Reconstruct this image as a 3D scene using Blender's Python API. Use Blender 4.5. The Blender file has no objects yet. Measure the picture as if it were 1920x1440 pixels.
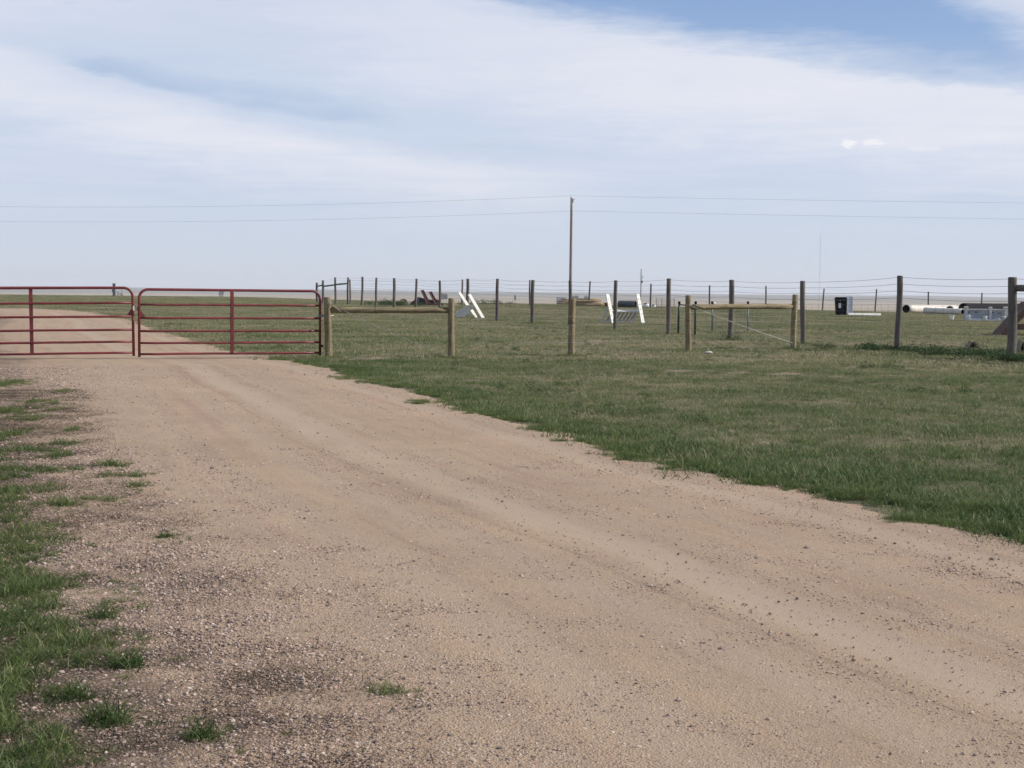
import bpy, bmesh, math, random
import numpy as np
from mathutils import Vector, Matrix

# ---------------------------------------------------------------- camera, sky, sun, exposure
F = 2886.0 / 1920.0          # focal length in picture widths
CAM_H = 1.36
PITCH = math.atan(173.0 / 2886.0)
ROLL = math.radians(0.6)
SUN_AZ = math.radians(88)    # clockwise from the view direction (+Y)
SUN_EL = math.radians(36)

scene = bpy.context.scene
cam_d = bpy.data.cameras.new('camera')
cam = bpy.data.objects.new('camera', cam_d)
scene.collection.objects.link(cam)
cam_d.sensor_fit = 'HORIZONTAL'
cam_d.sensor_width = 36.0
cam_d.lens = 36.0 * F
cam_d.clip_start = 0.1
cam_d.clip_end = 30000
cam.location = (0, 0, CAM_H)
cam.rotation_euler = (Matrix.Rotation(math.pi / 2 - PITCH, 3, 'X') @ Matrix.Rotation(ROLL, 3, 'Z')).to_euler()
scene.camera = cam
scene.view_settings.view_transform = 'Standard'
scene.view_settings.look = 'None'
scene.view_settings.gamma = 1.0
scene.view_settings.use_curve_mapping = False
scene.view_settings.exposure = 0.0
scene.cycles.max_bounces = 8
scene.cycles.volume_bounces = 1

sun_d = bpy.data.lights.new('sun', 'SUN')
sun_d.energy = 5.0
sun_d.angle = math.radians(0.6)
sun_d.color = (1.0, 0.94, 0.85)
sun = bpy.data.objects.new('sun', sun_d)
scene.collection.objects.link(sun)
SV = Vector((math.sin(SUN_AZ) * math.cos(SUN_EL), math.cos(SUN_AZ) * math.cos(SUN_EL), math.sin(SUN_EL)))
sun.rotation_euler = SV.to_track_quat('Z', 'Y').to_euler()
sun.location = (20, 10, 30)


class NT:
    """small helper around a node tree"""
    def __init__(self, tree):
        self.t = tree
        self.n = tree.nodes
        self.l = tree.links

    def put(self, sock, v):
        if isinstance(v, bpy.types.NodeSocket):
            self.l.new(v, sock)
        elif v is not None:
            sock.default_value = v

    def m(self, op, a, b=None, c=None, clamp=False):
        n = self.n.new('ShaderNodeMath')
        n.operation = op
        n.use_clamp = clamp
        self.put(n.inputs[0], a)
        if b is not None: self.put(n.inputs[1], b)
        if c is not None: self.put(n.inputs[2], c)
        return n.outputs[0]

    def add(self, a, b): return self.m('ADD', a, b)
    def sub(self, a, b): return self.m('SUBTRACT', a, b)
    def mul(self, a, b): return self.m('MULTIPLY', a, b)

    def ss(self, v, lo, hi, a=0.0, b=1.0):
        n = self.n.new('ShaderNodeMapRange')
        n.interpolation_type = 'SMOOTHSTEP'
        self.put(n.inputs['Value'], v)
        n.inputs['From Min'].default_value = lo
        n.inputs['From Max'].default_value = hi
        n.inputs['To Min'].default_value = a
        n.inputs['To Max'].default_value = b
        return n.outputs[0]

    def mix(self, f, a, b, mode='MIX'):
        n = self.n.new('ShaderNodeMix')
        n.data_type = 'RGBA'
        n.blend_type = mode
        n.clamp_factor = True
        self.put(n.inputs[0], f)
        for s, v in ((n.inputs[6], a), (n.inputs[7], b)):
            if isinstance(v, tuple) and len(v) == 3: v = (*v, 1.0)
            self.put(s, v)
        return n.outputs[2]

    def noise(self, vec, scale, detail=4, rough=0.55, dist=0.0, w=None):
        n = self.n.new('ShaderNodeTexNoise')
        if w is not None:
            n.noise_dimensions = '4D'
            n.inputs['W'].default_value = w
        if vec is not None: self.put(n.inputs['Vector'], vec)
        n.inputs['Scale'].default_value = scale
        n.inputs['Detail'].default_value = detail
        n.inputs['Roughness'].default_value = rough
        n.inputs['Distortion'].default_value = dist
        return n.outputs['Fac']

    def vmul(self, vec, s):
        n = self.n.new('ShaderNodeVectorMath')
        n.operation = 'MULTIPLY'
        self.put(n.inputs[0], vec)
        n.inputs[1].default_value = s
        return n.outputs[0]

    def vor(self, vec, scale, feature='F1', rnd=1.0):
        n = self.n.new('ShaderNodeTexVoronoi')
        n.feature = feature
        self.put(n.inputs['Vector'], vec)
        n.inputs['Scale'].default_value = scale
        n.inputs['Randomness'].default_value = rnd
        return n

    def pos(self):
        return self.n.new('ShaderNodeNewGeometry').outputs['Position']

    def obj(self):
        return self.n.new('ShaderNodeTexCoord').outputs['Object']

    def attr(self, name, kind='GEOMETRY', out='Fac'):
        n = self.n.new('ShaderNodeAttribute')
        n.attribute_type = kind
        n.attribute_name = name
        return n.outputs[out]

    def ramp(self, f, stops):
        n = self.n.new('ShaderNodeValToRGB')
        self.put(n.inputs[0], f)
        e = n.color_ramp.elements
        while len(e) > 1: e.remove(e[-1])
        e[0].position = stops[0][0]; e[0].color = (*stops[0][1], 1)
        for p, c in stops[1:]:
            k = e.new(p); k.color = (*c, 1)
        return n.outputs[0]


def rgb(r, g, b):
    """photo value 0-255 to linear"""
    f = lambda u: (u / 255 / 12.92) if u / 255 <= 0.04045 else ((u / 255 + 0.055) / 1.055) ** 2.4
    return (f(r), f(g), f(b))


# world: clear sky with a broad veil of high cloud
world = bpy.data.worlds.new('World')
scene.world = world
world.use_nodes = True
w = NT(world.node_tree)
w.n.clear()
SKY_STRENGTH = 0.10
sky = w.n.new('ShaderNodeTexSky')
sky.sky_type = 'NISHITA'
sky.sun_disc = False
sky.sun_elevation = SUN_EL
sky.sun_rotation = SUN_AZ
sky.altitude = 1500
sky.air_density = 1.0
sky.dust_density = 0.6
sky.ozone_density = 1.2
tc = w.n.new('ShaderNodeTexCoord').outputs['Generated']
sep = w.n.new('ShaderNodeSeparateXYZ')
w.l.new(tc, sep.inputs[0])
az = w.m('ARCTAN2', sep.outputs[0], sep.outputs[1])
el = w.m('ARCSINE', sep.outputs[2])
comb = w.n.new('ShaderNodeCombineXYZ')
w.put(comb.inputs[0], az)
w.put(comb.inputs[1], w.mul(el, 3.2))
cv = comb.outputs[0]
n1 = w.noise(cv, 5.0, 6, 0.6, 0.6)
n2 = w.noise(cv, 16.0, 5, 0.6, 0.8, w=3.1)
n3 = w.noise(cv, 2.2, 3, 0.5, 0.3, w=8.0)
n4 = w.noise(w.vmul(cv, (1.0, 2.6, 1.0)), 26.0, 6, 0.68, 0.5, w=4.4)
wob = w.add(w.add(w.mul(w.sub(n1, 0.5), 0.10), w.mul(w.sub(n2, 0.5), 0.06)), w.mul(w.sub(n4, 0.5), 0.060))
wob2 = w.add(w.add(w.mul(w.sub(n1, 0.5), 0.06), w.mul(w.sub(n2, 0.5), 0.035)), w.mul(w.sub(n4, 0.5), 0.03))
elw = w.add(el, w.mul(wob, 0.36))
# clear band: cloud bank top edge falls to the right
az2 = w.mul(az, az)
edge = w.add(w.add(w.mul(az, -0.200), 0.182), w.mul(az2, 0.14))
d1 = w.sub(elw, edge)
clear1 = w.mul(w.ss(d1, -0.012, 0.018), w.ss(w.add(az, wob), -0.12, 0.02, 0.15, 1.0))
# the cloud returning beyond the clear band at the upper right
edge2 = w.add(w.mul(w.sub(az, 0.27), -0.75), 0.185)
back = w.ss(w.sub(w.add(el, wob2), edge2), -0.012, 0.030)
back = w.mul(back, w.ss(w.add(az, wob), 0.20, 0.29))
clear1 = w.mul(clear1, w.sub(1.0, w.mul(back, 0.8)))
# thin clear streak along the crest of the lower left bank
es = w.add(w.add(w.mul(az, -0.0161), 0.100), w.mul(az2, 0.388))
ds = w.sub(w.add(el, w.mul(wob2, 0.20)), es)
s1 = w.mul(w.mul(w.ss(ds, -0.0035, 0.003), w.ss(ds, 0.026, 0.003)), w.mul(w.ss(w.add(az, wob2), -0.325, -0.25), w.ss(w.add(az, wob2), -0.045, -0.11)))
s1 = w.mul(s1, w.ss(n2, 0.30, 0.62, 0.35, 0.68))
s3 = w.mul(w.mul(w.ss(w.add(el, wob2), 0.172, 0.192), w.ss(w.m('ABSOLUTE', w.add(w.add(az, 0.235), wob)), 0.12, 0.03)), 0.55)
s4 = w.mul(w.mul(w.ss(w.m('ABSOLUTE', w.sub(w.add(el, w.mul(wob2, 0.4)), 0.088)), 0.020, 0.0), w.ss(w.m('ABSOLUTE', w.add(az, w.mul(wob, 0.8))), 0.13, 0.03)), 0.26)
# general thinning low in the sky and random thin places
low = w.mul(w.ss(el, 0.092, 0.055), 0.20)
gen = w.mul(w.ss(n3, 0.42, 0.72), 0.20)
# far above the picture the veil is broken at random
high = w.mul(w.ss(el, 0.22, 0.40), w.ss(n3, 0.28, 0.56, 0.35, 1.0))
clear = w.m('MAXIMUM', clear1, high)
for s in (s1, s3, s4):
    clear = w.m('ADD', clear, s, clamp=True)
clear = w.m('MAXIMUM', clear, w.m('ADD', low, gen, clamp=True))
# puffs of low cumulus
n5 = w.noise(cv, 95.0, 4, 0.65, 0.3, w=7.7)
n6 = w.noise(cv, 240.0, 3, 0.6, 0.3, w=1.7)
def puff(ax, ay, rx, ry):
    a = w.m('POWER', w.m('DIVIDE', w.sub(w.add(az, w.mul(w.sub(n5, 0.5), 0.022)), ax), rx), 2.0)
    b = w.m('POWER', w.m('DIVIDE', w.sub(w.add(el, w.mul(w.sub(n5, 0.5), 0.010)), ay), ry), 2.0)
    return w.mul(w.ss(w.add(w.add(a, b), w.mul(w.sub(n6, 0.5), 1.6)), 1.3, 0.0), 1.0)
pf = w.m('MAXIMUM', w.mul(puff(0.212, 0.0955, 0.0048, 0.0040), 1.0), w.mul(puff(0.2285, 0.096, 0.0080, 0.0028), 0.9))
pf = w.m('MAXIMUM', pf, w.mul(puff(0.258, 0.0915, 0.012, 0.0020), 0.35))
nb = w.noise(cv, 3.6, 5, 0.6, 0.4, w=5.5)
k = 1.0 / SKY_STRENGTH
def c10(r, g, b):
    c = rgb(r, g, b)
    return (c[0] * k, c[1] * k, c[2] * k)
# brightness of the cloud: two banks bright just under their crests
dA = w.sub(edge, w.add(el, w.mul(wob, 0.4)))
bA = w.mul(w.ss(dA, -0.004, 0.014), w.ss(dA, 0.095, 0.030))
bA = w.mul(bA, w.ss(az, -0.28, 0.0, 0.55, 1.0))
ec = w.add(w.add(w.mul(az, -0.08), 0.075), w.mul(az2, 0.37))
dB = w.sub(ec, w.add(el, w.mul(wob2, 0.5)))
bB = w.mul(w.mul(w.ss(dB, -0.016, 0.004), w.ss(dB, 0.050, 0.010)), w.ss(az, 0.10, -0.04, 0.0, 1.0))
bright = w.m('MAXIMUM', bA, bB)
bright = w.m('MAXIMUM', bright, w.ss(el, 0.12, 0.19, 0.0, 0.75))
bright = w.m('ADD', w.mul(bright, 0.80), w.mul(w.sub(w.add(w.mul(nb, 0.7), w.mul(n2, 0.3)), 0.48), 1.1), clamp=True)
n7 = w.noise(w.vmul(cv, (0.55, 2.4, 1.0)), 9.0, 6, 0.62, 0.7, w=14.0)
bright = w.m('ADD', bright, w.mul(w.sub(n7, 0.50), w.ss(el, 0.15, 0.05, 0.7, 1.9)), clamp=True)
bright = w.m('ADD', bright, w.mul(w.sub(n4, 0.5), 0.30), clamp=True)
cloud = w.mix(bright, c10(204, 216, 236), c10(232, 234, 244))
cloud = w.mix(w.ss(el, 0.085, 0.01), cloud, c10(204, 214, 229))
blue = w.mix(w.ss(el, 0.06, 0.20), c10(196, 211, 234), c10(140, 172, 221))
blue = w.mix(w.ss(el, 0.20, 0.50, 0.75, 0.2), sky.outputs[0], blue)
skyc = w.mix(clear, cloud, blue)
skyc = w.mix(w.mul(pf, 0.95), skyc, c10(246, 246, 250))
bg = w.n.new('ShaderNodeBackground')
bg.inputs['Strength'].default_value = SKY_STRENGTH
w.l.new(skyc, bg.inputs['Color'])
wo = w.n.new('ShaderNodeOutputWorld')
w.l.new(bg.outputs[0], wo.inputs['Surface'])

# ---------------------------------------------------------------- helpers
rng = np.random.default_rng(7)
random.seed(7)
COL = scene.collection


def sstep(a, b, x):
    t = np.clip((x - a) / (b - a), 0, 1)
    return t * t * (3 - 2 * t)


_ph = np.random.default_rng(3).uniform(0, 6.28, (40, 2))
def wav(x, y, wl, k0=0, n=5):
    """cheap smooth pseudo noise, about -1..1"""
    s = 0
    for i in range(n):
        a = 2.4 * i + 0.7 * k0
        f = 6.283 / wl * (0.7 + 0.23 * i)
        s = s + np.sin((x * math.cos(a) + y * math.sin(a)) * f + _ph[(k0 * 5 + i) % 40, 0])
    return s / n * 1.2


def terrain(x, y):
    x = np.asarray(x, float); y = np.asarray(y, float)
    r = np.hypot(x, y)
    z = sstep(60, 105, y) * (0.36 - 0.48 * np.clip((x - 5) / 31, 0, 1))
    a = np.where(y > 1, x / np.maximum(y, 1), np.where(x > 0, 1, -1))
    yc = np.interp(a, [-.33, -.17, -.12, -.05, .1, .33], [195, 190, 150, 124, 124, 140])
    yc = np.where(y < 1, 195, yc)
    d = np.maximum(r - yc, 0)
    drop = 0.03 * (np.sqrt(d * d + 400) - 20)
    drop = 15.0 * (1 - np.exp(-drop / 15.0))
    z = z - drop
    z = z + wav(x, y, 3.1, 1) * 0.012 * sstep(6, 12, r) + wav(x, y, 9.0, 2) * 0.025 * sstep(15, 40, r)
    hum = sstep(7, 11, r) * sstep(120, 60, r) * (0.25 + 0.75 * sstep(-0.1, 0.3, x - np.interp(y, [8, 12, 20, 30, 48], [3.0, 1.4, -1.1, -4.3, -11])))
    z = z + hum * (0.020 * wav(x, y, 1.3, 21) + 0.011 * wav(x, y, .55, 22))
    z = z + wav(x, y, 900, 3) * 2.2 * sstep(600, 1800, r) + wav(x, y, 2600, 4) * 3.0 * sstep(1500, 4000, r)
    z = z + sstep(4500, 9000, r) * (15.0 + 3.0 * wav(x, y, 4200, 5))
    return z


CM = Matrix.Rotation(math.pi / 2 - PITCH, 3, 'X') @ Matrix.Rotation(ROLL, 3, 'Z')
FP = 2886.0
def ray(px, py):
    return CM @ Vector(((px - 960) / FP, -(py - 720) / FP, -1.0))

def ground(px, py):
    d = ray(px, py)
    ts = np.geomspace(2, 400, 3000)
    zz = CAM_H + ts * d.z - terrain(ts * d.x, ts * d.y)
    i = int(np.argmax(zz < 0))
    if zz[i] >= 0: i = len(ts) - 1
    t = ts[i]
    x, y = t * d.x, t * d.y
    return Vector((x, y, float(terrain(x, y))))

def at(px, py, D):
    """world point on the sight line of a photo pixel at depth D"""
    d = ray(px, py)
    t = D / d.y
    return Vector((d.x * t, D, CAM_H + d.z * t))

def gz(x, y): return float(terrain(x, y))

def hor(px): return 536.95 + 0.0105 * px


def build(name, verts, faces, mat=None, parent=None, smooth=False, loc=None, kind=None):
    me = bpy.data.meshes.new(name)
    me.from_pydata([tuple(v) for v in verts], [], faces)
    if smooth:
        me.polygons.foreach_set('use_smooth', [True] * len(me.polygons))
    me.update()
    if mat: me.materials.append(mat)
    o = bpy.data.objects.new(name, me)
    COL.objects.link(o)
    if parent: o.parent = parent
    if loc is not None: o.location = loc
    if kind: o['kind'] = kind
    return o


def tag(o, label, cat, group=None):
    o['label'] = label; o['category'] = cat
    if group: o['group'] = group
    return o


def empty(name, loc, rz=0, label=None, cat=None, group=None):
    o = bpy.data.objects.new(name, None)
    o.empty_display_size = 0.2
    COL.objects.link(o)
    o.location = loc
    o.rotation_euler = (0, 0, rz)
    if label: tag(o, label, cat, group)
    return o


class MB:
    def __init__(self): self.v = []; self.f = []
    def addm(self, vs, fs):
        b = len(self.v)
        self.v += [tuple(p) for p in vs]
        self.f += [tuple(b + i for i in f) for f in fs]
        return self
    def tube(self, pts, r, seg=8, caps=True, r2=None, jitter=0.0, rnd=None):
        """round tube along a list of points, radius r (number or list)"""
        pts = [Vector(p) for p in pts]
        n = len(pts)
        rs = r if isinstance(r, (list, tuple)) else [r + ((r2 if r2 is not None else r) - r) * i / max(1, n - 1) for i in range(n)]
        vs = []
        up = None
        for i, p in enumerate(pts):
            t = (pts[min(i + 1, n - 1)] - pts[max(i - 1, 0)]).normalized()
            if up is None:
                up = Vector((0, 0, 1)) if abs(t.z) < 0.9 else Vector((0, 1, 0))
            s = t.cross(up).normalized()
            up = s.cross(t).normalized()
            for k in range(seg):
                a = 2 * math.pi * k / seg
                rr = rs[i] * (1 + (random.uniform(-jitter, jitter) if jitter else 0))
                vs.append(p + s * (math.cos(a) * rr) + up * (math.sin(a) * rr))
        fs = []
        for i in range(n - 1):
            for k in range(seg):
                a = i * seg + k; b = i * seg + (k + 1) % seg
                fs.append((a, b, b + seg, a + seg))
        if caps:
            fs.append(tuple(reversed(range(seg))))
            fs.append(tuple((n - 1) * seg + k for k in range(seg)))
        return self.addm(vs, fs)
    def box(self, c, size, rot=None, bev=0.0):
        """box, centre c, with bevelled edges when bev > 0"""
        bm = bmesh.new()
        bmesh.ops.create_cube(bm, size=1.0)
        for v in bm.verts: v.co = Vector((v.co.x * size[0], v.co.y * size[1], v.co.z * size[2]))
        if bev > 0:
            bmesh.ops.bevel(bm, geom=list(bm.edges), offset=bev, segments=2, affect='EDGES')
        R = rot if rot is not None else Matrix.Identity(3)
        bm.verts.index_update()
        vs = [R @ v.co + Vector(c) for v in bm.verts]
        fs = [tuple(v.index for v in f.verts) for f in bm.faces]
        bm.free()
        return self.addm(vs, fs)
    def plank(self, a, b, wdt, thk, side=None, bev=0.004):
        """board from a to b; width along 'side' direction"""
        a = Vector(a); b = Vector(b)
        t = (b - a)
        L = t.length
        t.normalize()
        side = Vector(side) if side is not None else Vector((0, 0, 1))
        n = t.cross(side).normalized()
        s = n.cross(t).normalized()
        R = Matrix((t, s, n)).transposed()
        return self.box((a + b) / 2, (L, wdt, thk), R, bev)
    def build(self, name, mat, parent=None, smooth=False, kind=None, loc=None):
        return build(name, self.v, self.f, mat, parent, smooth, loc, kind)


# ---------------------------------------------------------------- materials
def new_mat(name):
    m = bpy.data.materials.new(name)
    m.use_nodes = True
    t = NT(m.node_tree)
    p = [n for n in t.n if n.type == 'BSDF_PRINCIPLED'][0]
    return m, t, p

def bump(t, p, h, strength=0.5, dist=0.01):
    b = t.n.new('ShaderNodeBump')
    b.inputs['Strength'].default_value = strength
    b.inputs['Distance'].default_value = dist
    t.put(b.inputs['Height'], h)
    t.l.new(b.outputs[0], p.inputs['Normal'])

def plain(name, c, rough=0.6, var=0.25, scale=6.0, metal=0.0, dirt=None, bmp=0.3):
    m, t, p = new_mat(name)
    o = t.obj()
    n = t.noise(o, scale, 6, 0.65)
    lo = tuple(v * (1 - var) for v in c); hi = tuple(min(1, v * (1 + var)) for v in c)
    col = t.mix(t.ss(n, 0.3, 0.7), lo, hi)
    if dirt:
        n2 = t.noise(o, scale * 0.6, 5, 0.7, w=4.0)
        col = t.mix(t.ss(n2, 0.55, 0.72, 0, 0.7), col, dirt)
    t.put(p.inputs['Base Color'], col)
    p.inputs['Roughness'].default_value = rough
    if 'black' in name: p.inputs['Specular IOR Level'].default_value = 0.12
    p.inputs['Metallic'].default_value = metal
    bump(t, p, t.noise(o, scale * 6, 4, 0.6), bmp, 0.004)
    return m

def wood(name, dark, light, stretch=14.0, knots=False, rough=0.85):
    m, t, p = new_mat(name)
    o = t.obj()
    oi = t.n.new('ShaderNodeObjectInfo')
    vadd = t.n.new('ShaderNodeVectorMath'); vadd.operation = 'ADD'
    t.l.new(o, vadd.inputs[0])
    sc = t.n.new('ShaderNodeVectorMath'); sc.operation = 'SCALE'
    sc.inputs[0].default_value = (13.0, 7.0, 5.0)
    t.l.new(oi.outputs['Random'], sc.inputs['Scale'])
    t.l.new(sc.outputs[0], vadd.inputs[1])
    o2 = vadd.outputs[0]
    g = t.noise(t.vmul(o2, (stretch * 3, stretch * 3, 2.2)), 1.0, 6, 0.7, 0.6)
    g2 = t.noise(t.vmul(o2, (9, 9, 4.0)), 1.0, 4, 0.6, w=2.0)
    col = t.mix(t.ss(g, 0.32, 0.68), dark, light)
    col = t.mix(t.ss(g2, 0.45, 0.75, 0, 0.55), col, tuple(v * 0.5 for v in dark))
    if knots:
        ring = t.noise(t.vmul(o2, (1.5, 1.5, 9.0)), 1.0, 2, 0.5, 0.2, w=6.0)
        col = t.mix(t.ss(ring, 0.60, 0.68, 0, 0.6), col, tuple(v * 0.45 for v in dark))
    cr = t.noise(t.vmul(o2, (60, 60, 1.6)), 1.0, 3, 0.6, 0.3, w=9.0)
    crk = t.ss(cr, 0.64, 0.70)
    col = t.mix(t.mul(crk, 0.75), col, tuple(v * 0.3 for v in dark))
    col = t.mix(t.ss(oi.outputs['Random'], 0.0, 1.0, 0.0, 0.28), col, tuple(v * 0.7 for v in dark))
    t.put(p.inputs['Base Color'], col)
    p.inputs['Roughness'].default_value = rough
    bump(t, p, t.sub(g, t.mul(crk, 1.2)), 0.7, 0.006)
    return m

M = {}
M['grey_wood'] = wood('weathered_grey_wood', (.085, .072, .066), (.205, .178, .155))
M['tan_wood'] = wood('tan_treated_wood', (.145, .110, .060), (.39, .315, .18), knots=True)
M['pole_wood'] = wood('pole_wood', (.26, .195, .175), (.50, .40, .37), stretch=4)
M['log_wood'] = wood('log_wood', (.27, .19, .10), (.50, .39, .23), stretch=5)
M['brown_wood'] = wood('brown_wood', (.10, .055, .04), (.22, .13, .095), stretch=5)
M['pale_wood'] = wood('pale_wood', (.20, .17, .12), (.36, .31, .23), stretch=5)
M['red'] = plain('red_gate_paint', (.165, .022, .026), 0.5, 0.35, 3.0, dirt=(.075, .032, .026), bmp=0.15)
M['rust'] = plain('rusty_red_paint', (.105, .032, .028), 0.75, 0.3, 6, dirt=(.09, .045, .03))
M['wire'] = plain('galvanised_wire', (.20, .20, .21), 0.45, 0.2, 30, metal=0.5)
M['wirel'] = plain('bright_wire', (.42, .40, .36), 0.5, 0.2, 30, metal=0.4)
M['white'] = plain('white_paint', (.70, .69, .63), 0.55, 0.12, 9, dirt=(.42, .39, .34))
M['white_pl'] = plain('white_plastic', (.80, .80, .78), 0.4, 0.05, 5, dirt=(.62, .60, .55))
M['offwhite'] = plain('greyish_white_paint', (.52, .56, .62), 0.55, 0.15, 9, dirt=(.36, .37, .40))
M['wallgrey'] = plain('faded_wall_and_shaded_slats', (.34, .37, .40), 0.7, 0.16, 3.5, dirt=(.24, .19, .17))
M['cream'] = plain('cream_pipe_plastic', (.66, .61, .54), 0.6, 0.14, 1.6, dirt=(.42, .35, .28))
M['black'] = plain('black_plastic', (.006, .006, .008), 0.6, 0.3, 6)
M['black_pipe'] = plain('dull_black_pipe', (.020, .019, .022), 0.95, 0.3, 3)
M['darkgreen'] = plain('dark_green_steel', (.012, .030, .026), 0.5, 0.3, 8)
M['greysteel'] = plain('grey_steel', (.17, .19, .20), 0.5, 0.2, 8, metal=0.2)
M['soil'] = plain('dark_soil', (.055, .045, .042), 0.95, 0.35, 4)
M['drysoil'] = plain('dry_earth', (.17, .135, .10), 0.95, 0.35, 2.5, dirt=(.08, .075, .045), bmp=0.8)
M['brown'] = plain('brown_inside', (.11, .05, .03), 0.9, 0.3, 4)
M['slate'] = plain('slate_blue_plastic', (.060, .072, .088), 0.6, 0.25, 8)
M['paleplate'] = plain('pale_label', (.75, .74, .70), 0.4, 0.03, 8)
M['rock'] = plain('pale_rock', (.48, .45, .42), 0.9, 0.2, 20)
M['farroof'] = plain('far_roof', (.10, .11, .13), 0.7, 0.1, 1)
M['farwall'] = plain('far_wall', (.45, .38, .34), 0.8, 0.1, 1)
M['fartree'] = plain('far_foliage', (.045, .055, .04), 0.9, 0.35, 0.4)

# tyre tracks, gravel and dust of the road: UV = (distance from the right edge, distance along), metres
def road_material():
    m, t, p = new_mat('packed_pink_gravel')
    P = t.pos()
    uvn = t.n.new('ShaderNodeUVMap'); uvn.uv_map = 'road'
    uv = uvn.outputs[0]
    s = t.n.new('ShaderNodeSeparateXYZ'); t.l.new(uv, s.inputs[0])
    lat, lon = s.outputs[0], s.outputs[1]
    wb = t.noise(t.vmul(uv, (0.5, 0.35, 0)), 1.0, 3, 0.5)
    lw = t.add(lat, t.mul(t.sub(wb, 0.5), 0.35))
    big = t.noise(P, 0.55, 5, 0.6, 0.3)
    mid = t.noise(P, 3.0, 5, 0.65, w=1.0)
    st = t.noise(t.vmul(uv, (5.0, 0.35, 0)), 1.0, 5, 0.6, 0.2, w=2.0)
    base = t.mix(t.ss(big, 0.3, 0.7), (0.356, 0.245, 0.167), (0.455, 0.323, 0.219))
    base = t.mix(t.ss(mid, 0.35, 0.7, 0, 0.45), base, (0.356, 0.261, 0.188))
    base = t.mix(t.ss(st, 0.4, 0.75, 0, 0.55), base, (0.496, 0.350, 0.222))
    # faint darker brown streaks drawn out along the road
    base = t.mix(t.ss(st, 0.46, 0.25, 0, 0.8), base, (0.279, 0.197, 0.141))
    b1 = t.noise(t.vmul(uv, (2.6, 0.06, 0)), 1.0, 4, 0.65, w=21.0)
    base = t.mix(t.ss(b1, 0.40, 0.65, 0, 0.5), base, (0.370, 0.290, 0.216))
    base = t.mix(t.ss(b1, 0.48, 0.30, 0, 0.6), base, (0.328, 0.214, 0.178))
    fl = t.noise(t.vmul(uv, (38.0, 0.5, 0)), 1.0, 3, 0.7, 0.3, w=23.0)
    base = t.mix(t.mul(t.ss(fl, 0.42, 0.28), t.ss(b1, 0.62, 0.42, 0, 0.6)), base, (0.218, 0.149, 0.118))
    tracks = None
    for c, hw, amt in ((2.20, 0.30, 0.80), (0.60, 0.22, 0.60), (3.55, 0.26, 0.30), (1.75, 0.07, 0.25), (2.85, 0.18, 0.25)):
        b = t.ss(t.m('ABSOLUTE', t.sub(lw, c)), hw, hw * 0.3)
        b = t.mul(b, amt)
        tracks = b if tracks is None else t.m('MAXIMUM', tracks, b)
    brk = t.ss(t.noise(t.vmul(uv, (1.0, 0.25, 0)), 1.0, 4, 0.65, w=7.0), 0.30, 0.52, 0.35, 1.0)
    tracks = t.mul(tracks, brk)
    base = t.mix(tracks, base, (0.420, 0.329, 0.243))
    # thin dark tread lines beside the track
    tl = t.ss(t.m('ABSOLUTE', t.sub(t.add(lw, t.mul(t.sub(mid, 0.5), 0.06)), 2.55)), 0.035, 0.0, 0.0, 0.35)
    base = t.mix(t.mul(tl, brk), base, (0.228, 0.149, 0.105))
    # gravel speckle
    grav = t.ss(t.add(lw, t.mul(t.sub(mid, 0.5), 1.4)), 2.8, 4.2, 0.42, 1.0)
    grav = t.m('MAXIMUM', grav, t.mul(t.ss(t.m('ABSOLUTE', t.sub(lw, 1.35)), 0.6, 0.2), 0.55))
    grav = t.mul(grav, t.sub(1.0, t.mul(tracks, 0.85)))
    v1 = t.vor(P, 85.0); v2 = t.vor(P, 38.0); v3 = t.vor(P, 150.0)
    def speck(v, amt, thr):
        sepc = t.n.new('ShaderNodeSeparateColor'); t.l.new(v.outputs['Color'], sepc.inputs[0])
        rr = sepc.outputs[0]
        colr = t.ramp(sepc.outputs[1], [(0.0, (0.115, 0.088, 0.073)), (0.18, (0.214, 0.149, 0.111)), (0.42, (0.391, 0.264, 0.193)), (0.7, (0.488, 0.368, 0.262)), (0.9, (0.586, 0.492, 0.370)), (1.0, (0.355, 0.343, 0.300))])
        on = t.mul(t.ss(rr, thr, thr + 0.03), t.ss(v.outputs['Distance'], 0.42, 0.30))
        return colr, t.mul(on, amt)
    c1, a1 = speck(v1, 0.9, 0.35); c2, a2 = speck(v2, 0.85, 0.80); c3, a3 = speck(v3, 0.7, 0.2)
    col = t.mix(t.mul(a3, t.m('MAXIMUM', grav, 0.6)), base, c3)
    col = t.mix(t.mul(a1, grav), col, c1)
    col = t.mix(t.mul(a2, grav), col, c2)
    # brown thatch and dark dirt among the grass of the left verge
    sl = t.add(lat, t.add(t.mul(t.sub(big, 0.5), 2.4), t.mul(t.sub(mid, 0.5), 1.6)))
    dk = t.mul(t.ss(sl, 4.5, 5.1), t.ss(t.noise(P, 3.5, 6, 0.78, w=12.0), 0.40, 0.52))
    col = t.mix(t.mul(dk, 0.62), col, (.105, .080, .064))
    t.put(p.inputs['Base Color'], col)
    p.inputs['Roughness'].default_value = 0.95
    p.inputs['Specular IOR Level'].default_value = 0.15
    h = t.add(t.mul(t.ss(v1.outputs['Distance'], 0.6, 0.1), grav), t.mul(t.ss(v3.outputs['Distance'], 0.6, 0.1), 0.35))
    h = t.add(t.mul(h, 0.8), t.mul(t.noise(P, 18, 7, 0.78), t.sub(2.6, t.mul(tracks, 1.9))))
    h = t.add(h, t.mul(st, 1.2))
    bump(t, p, h, 0.6, 0.009)
    return m

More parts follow.
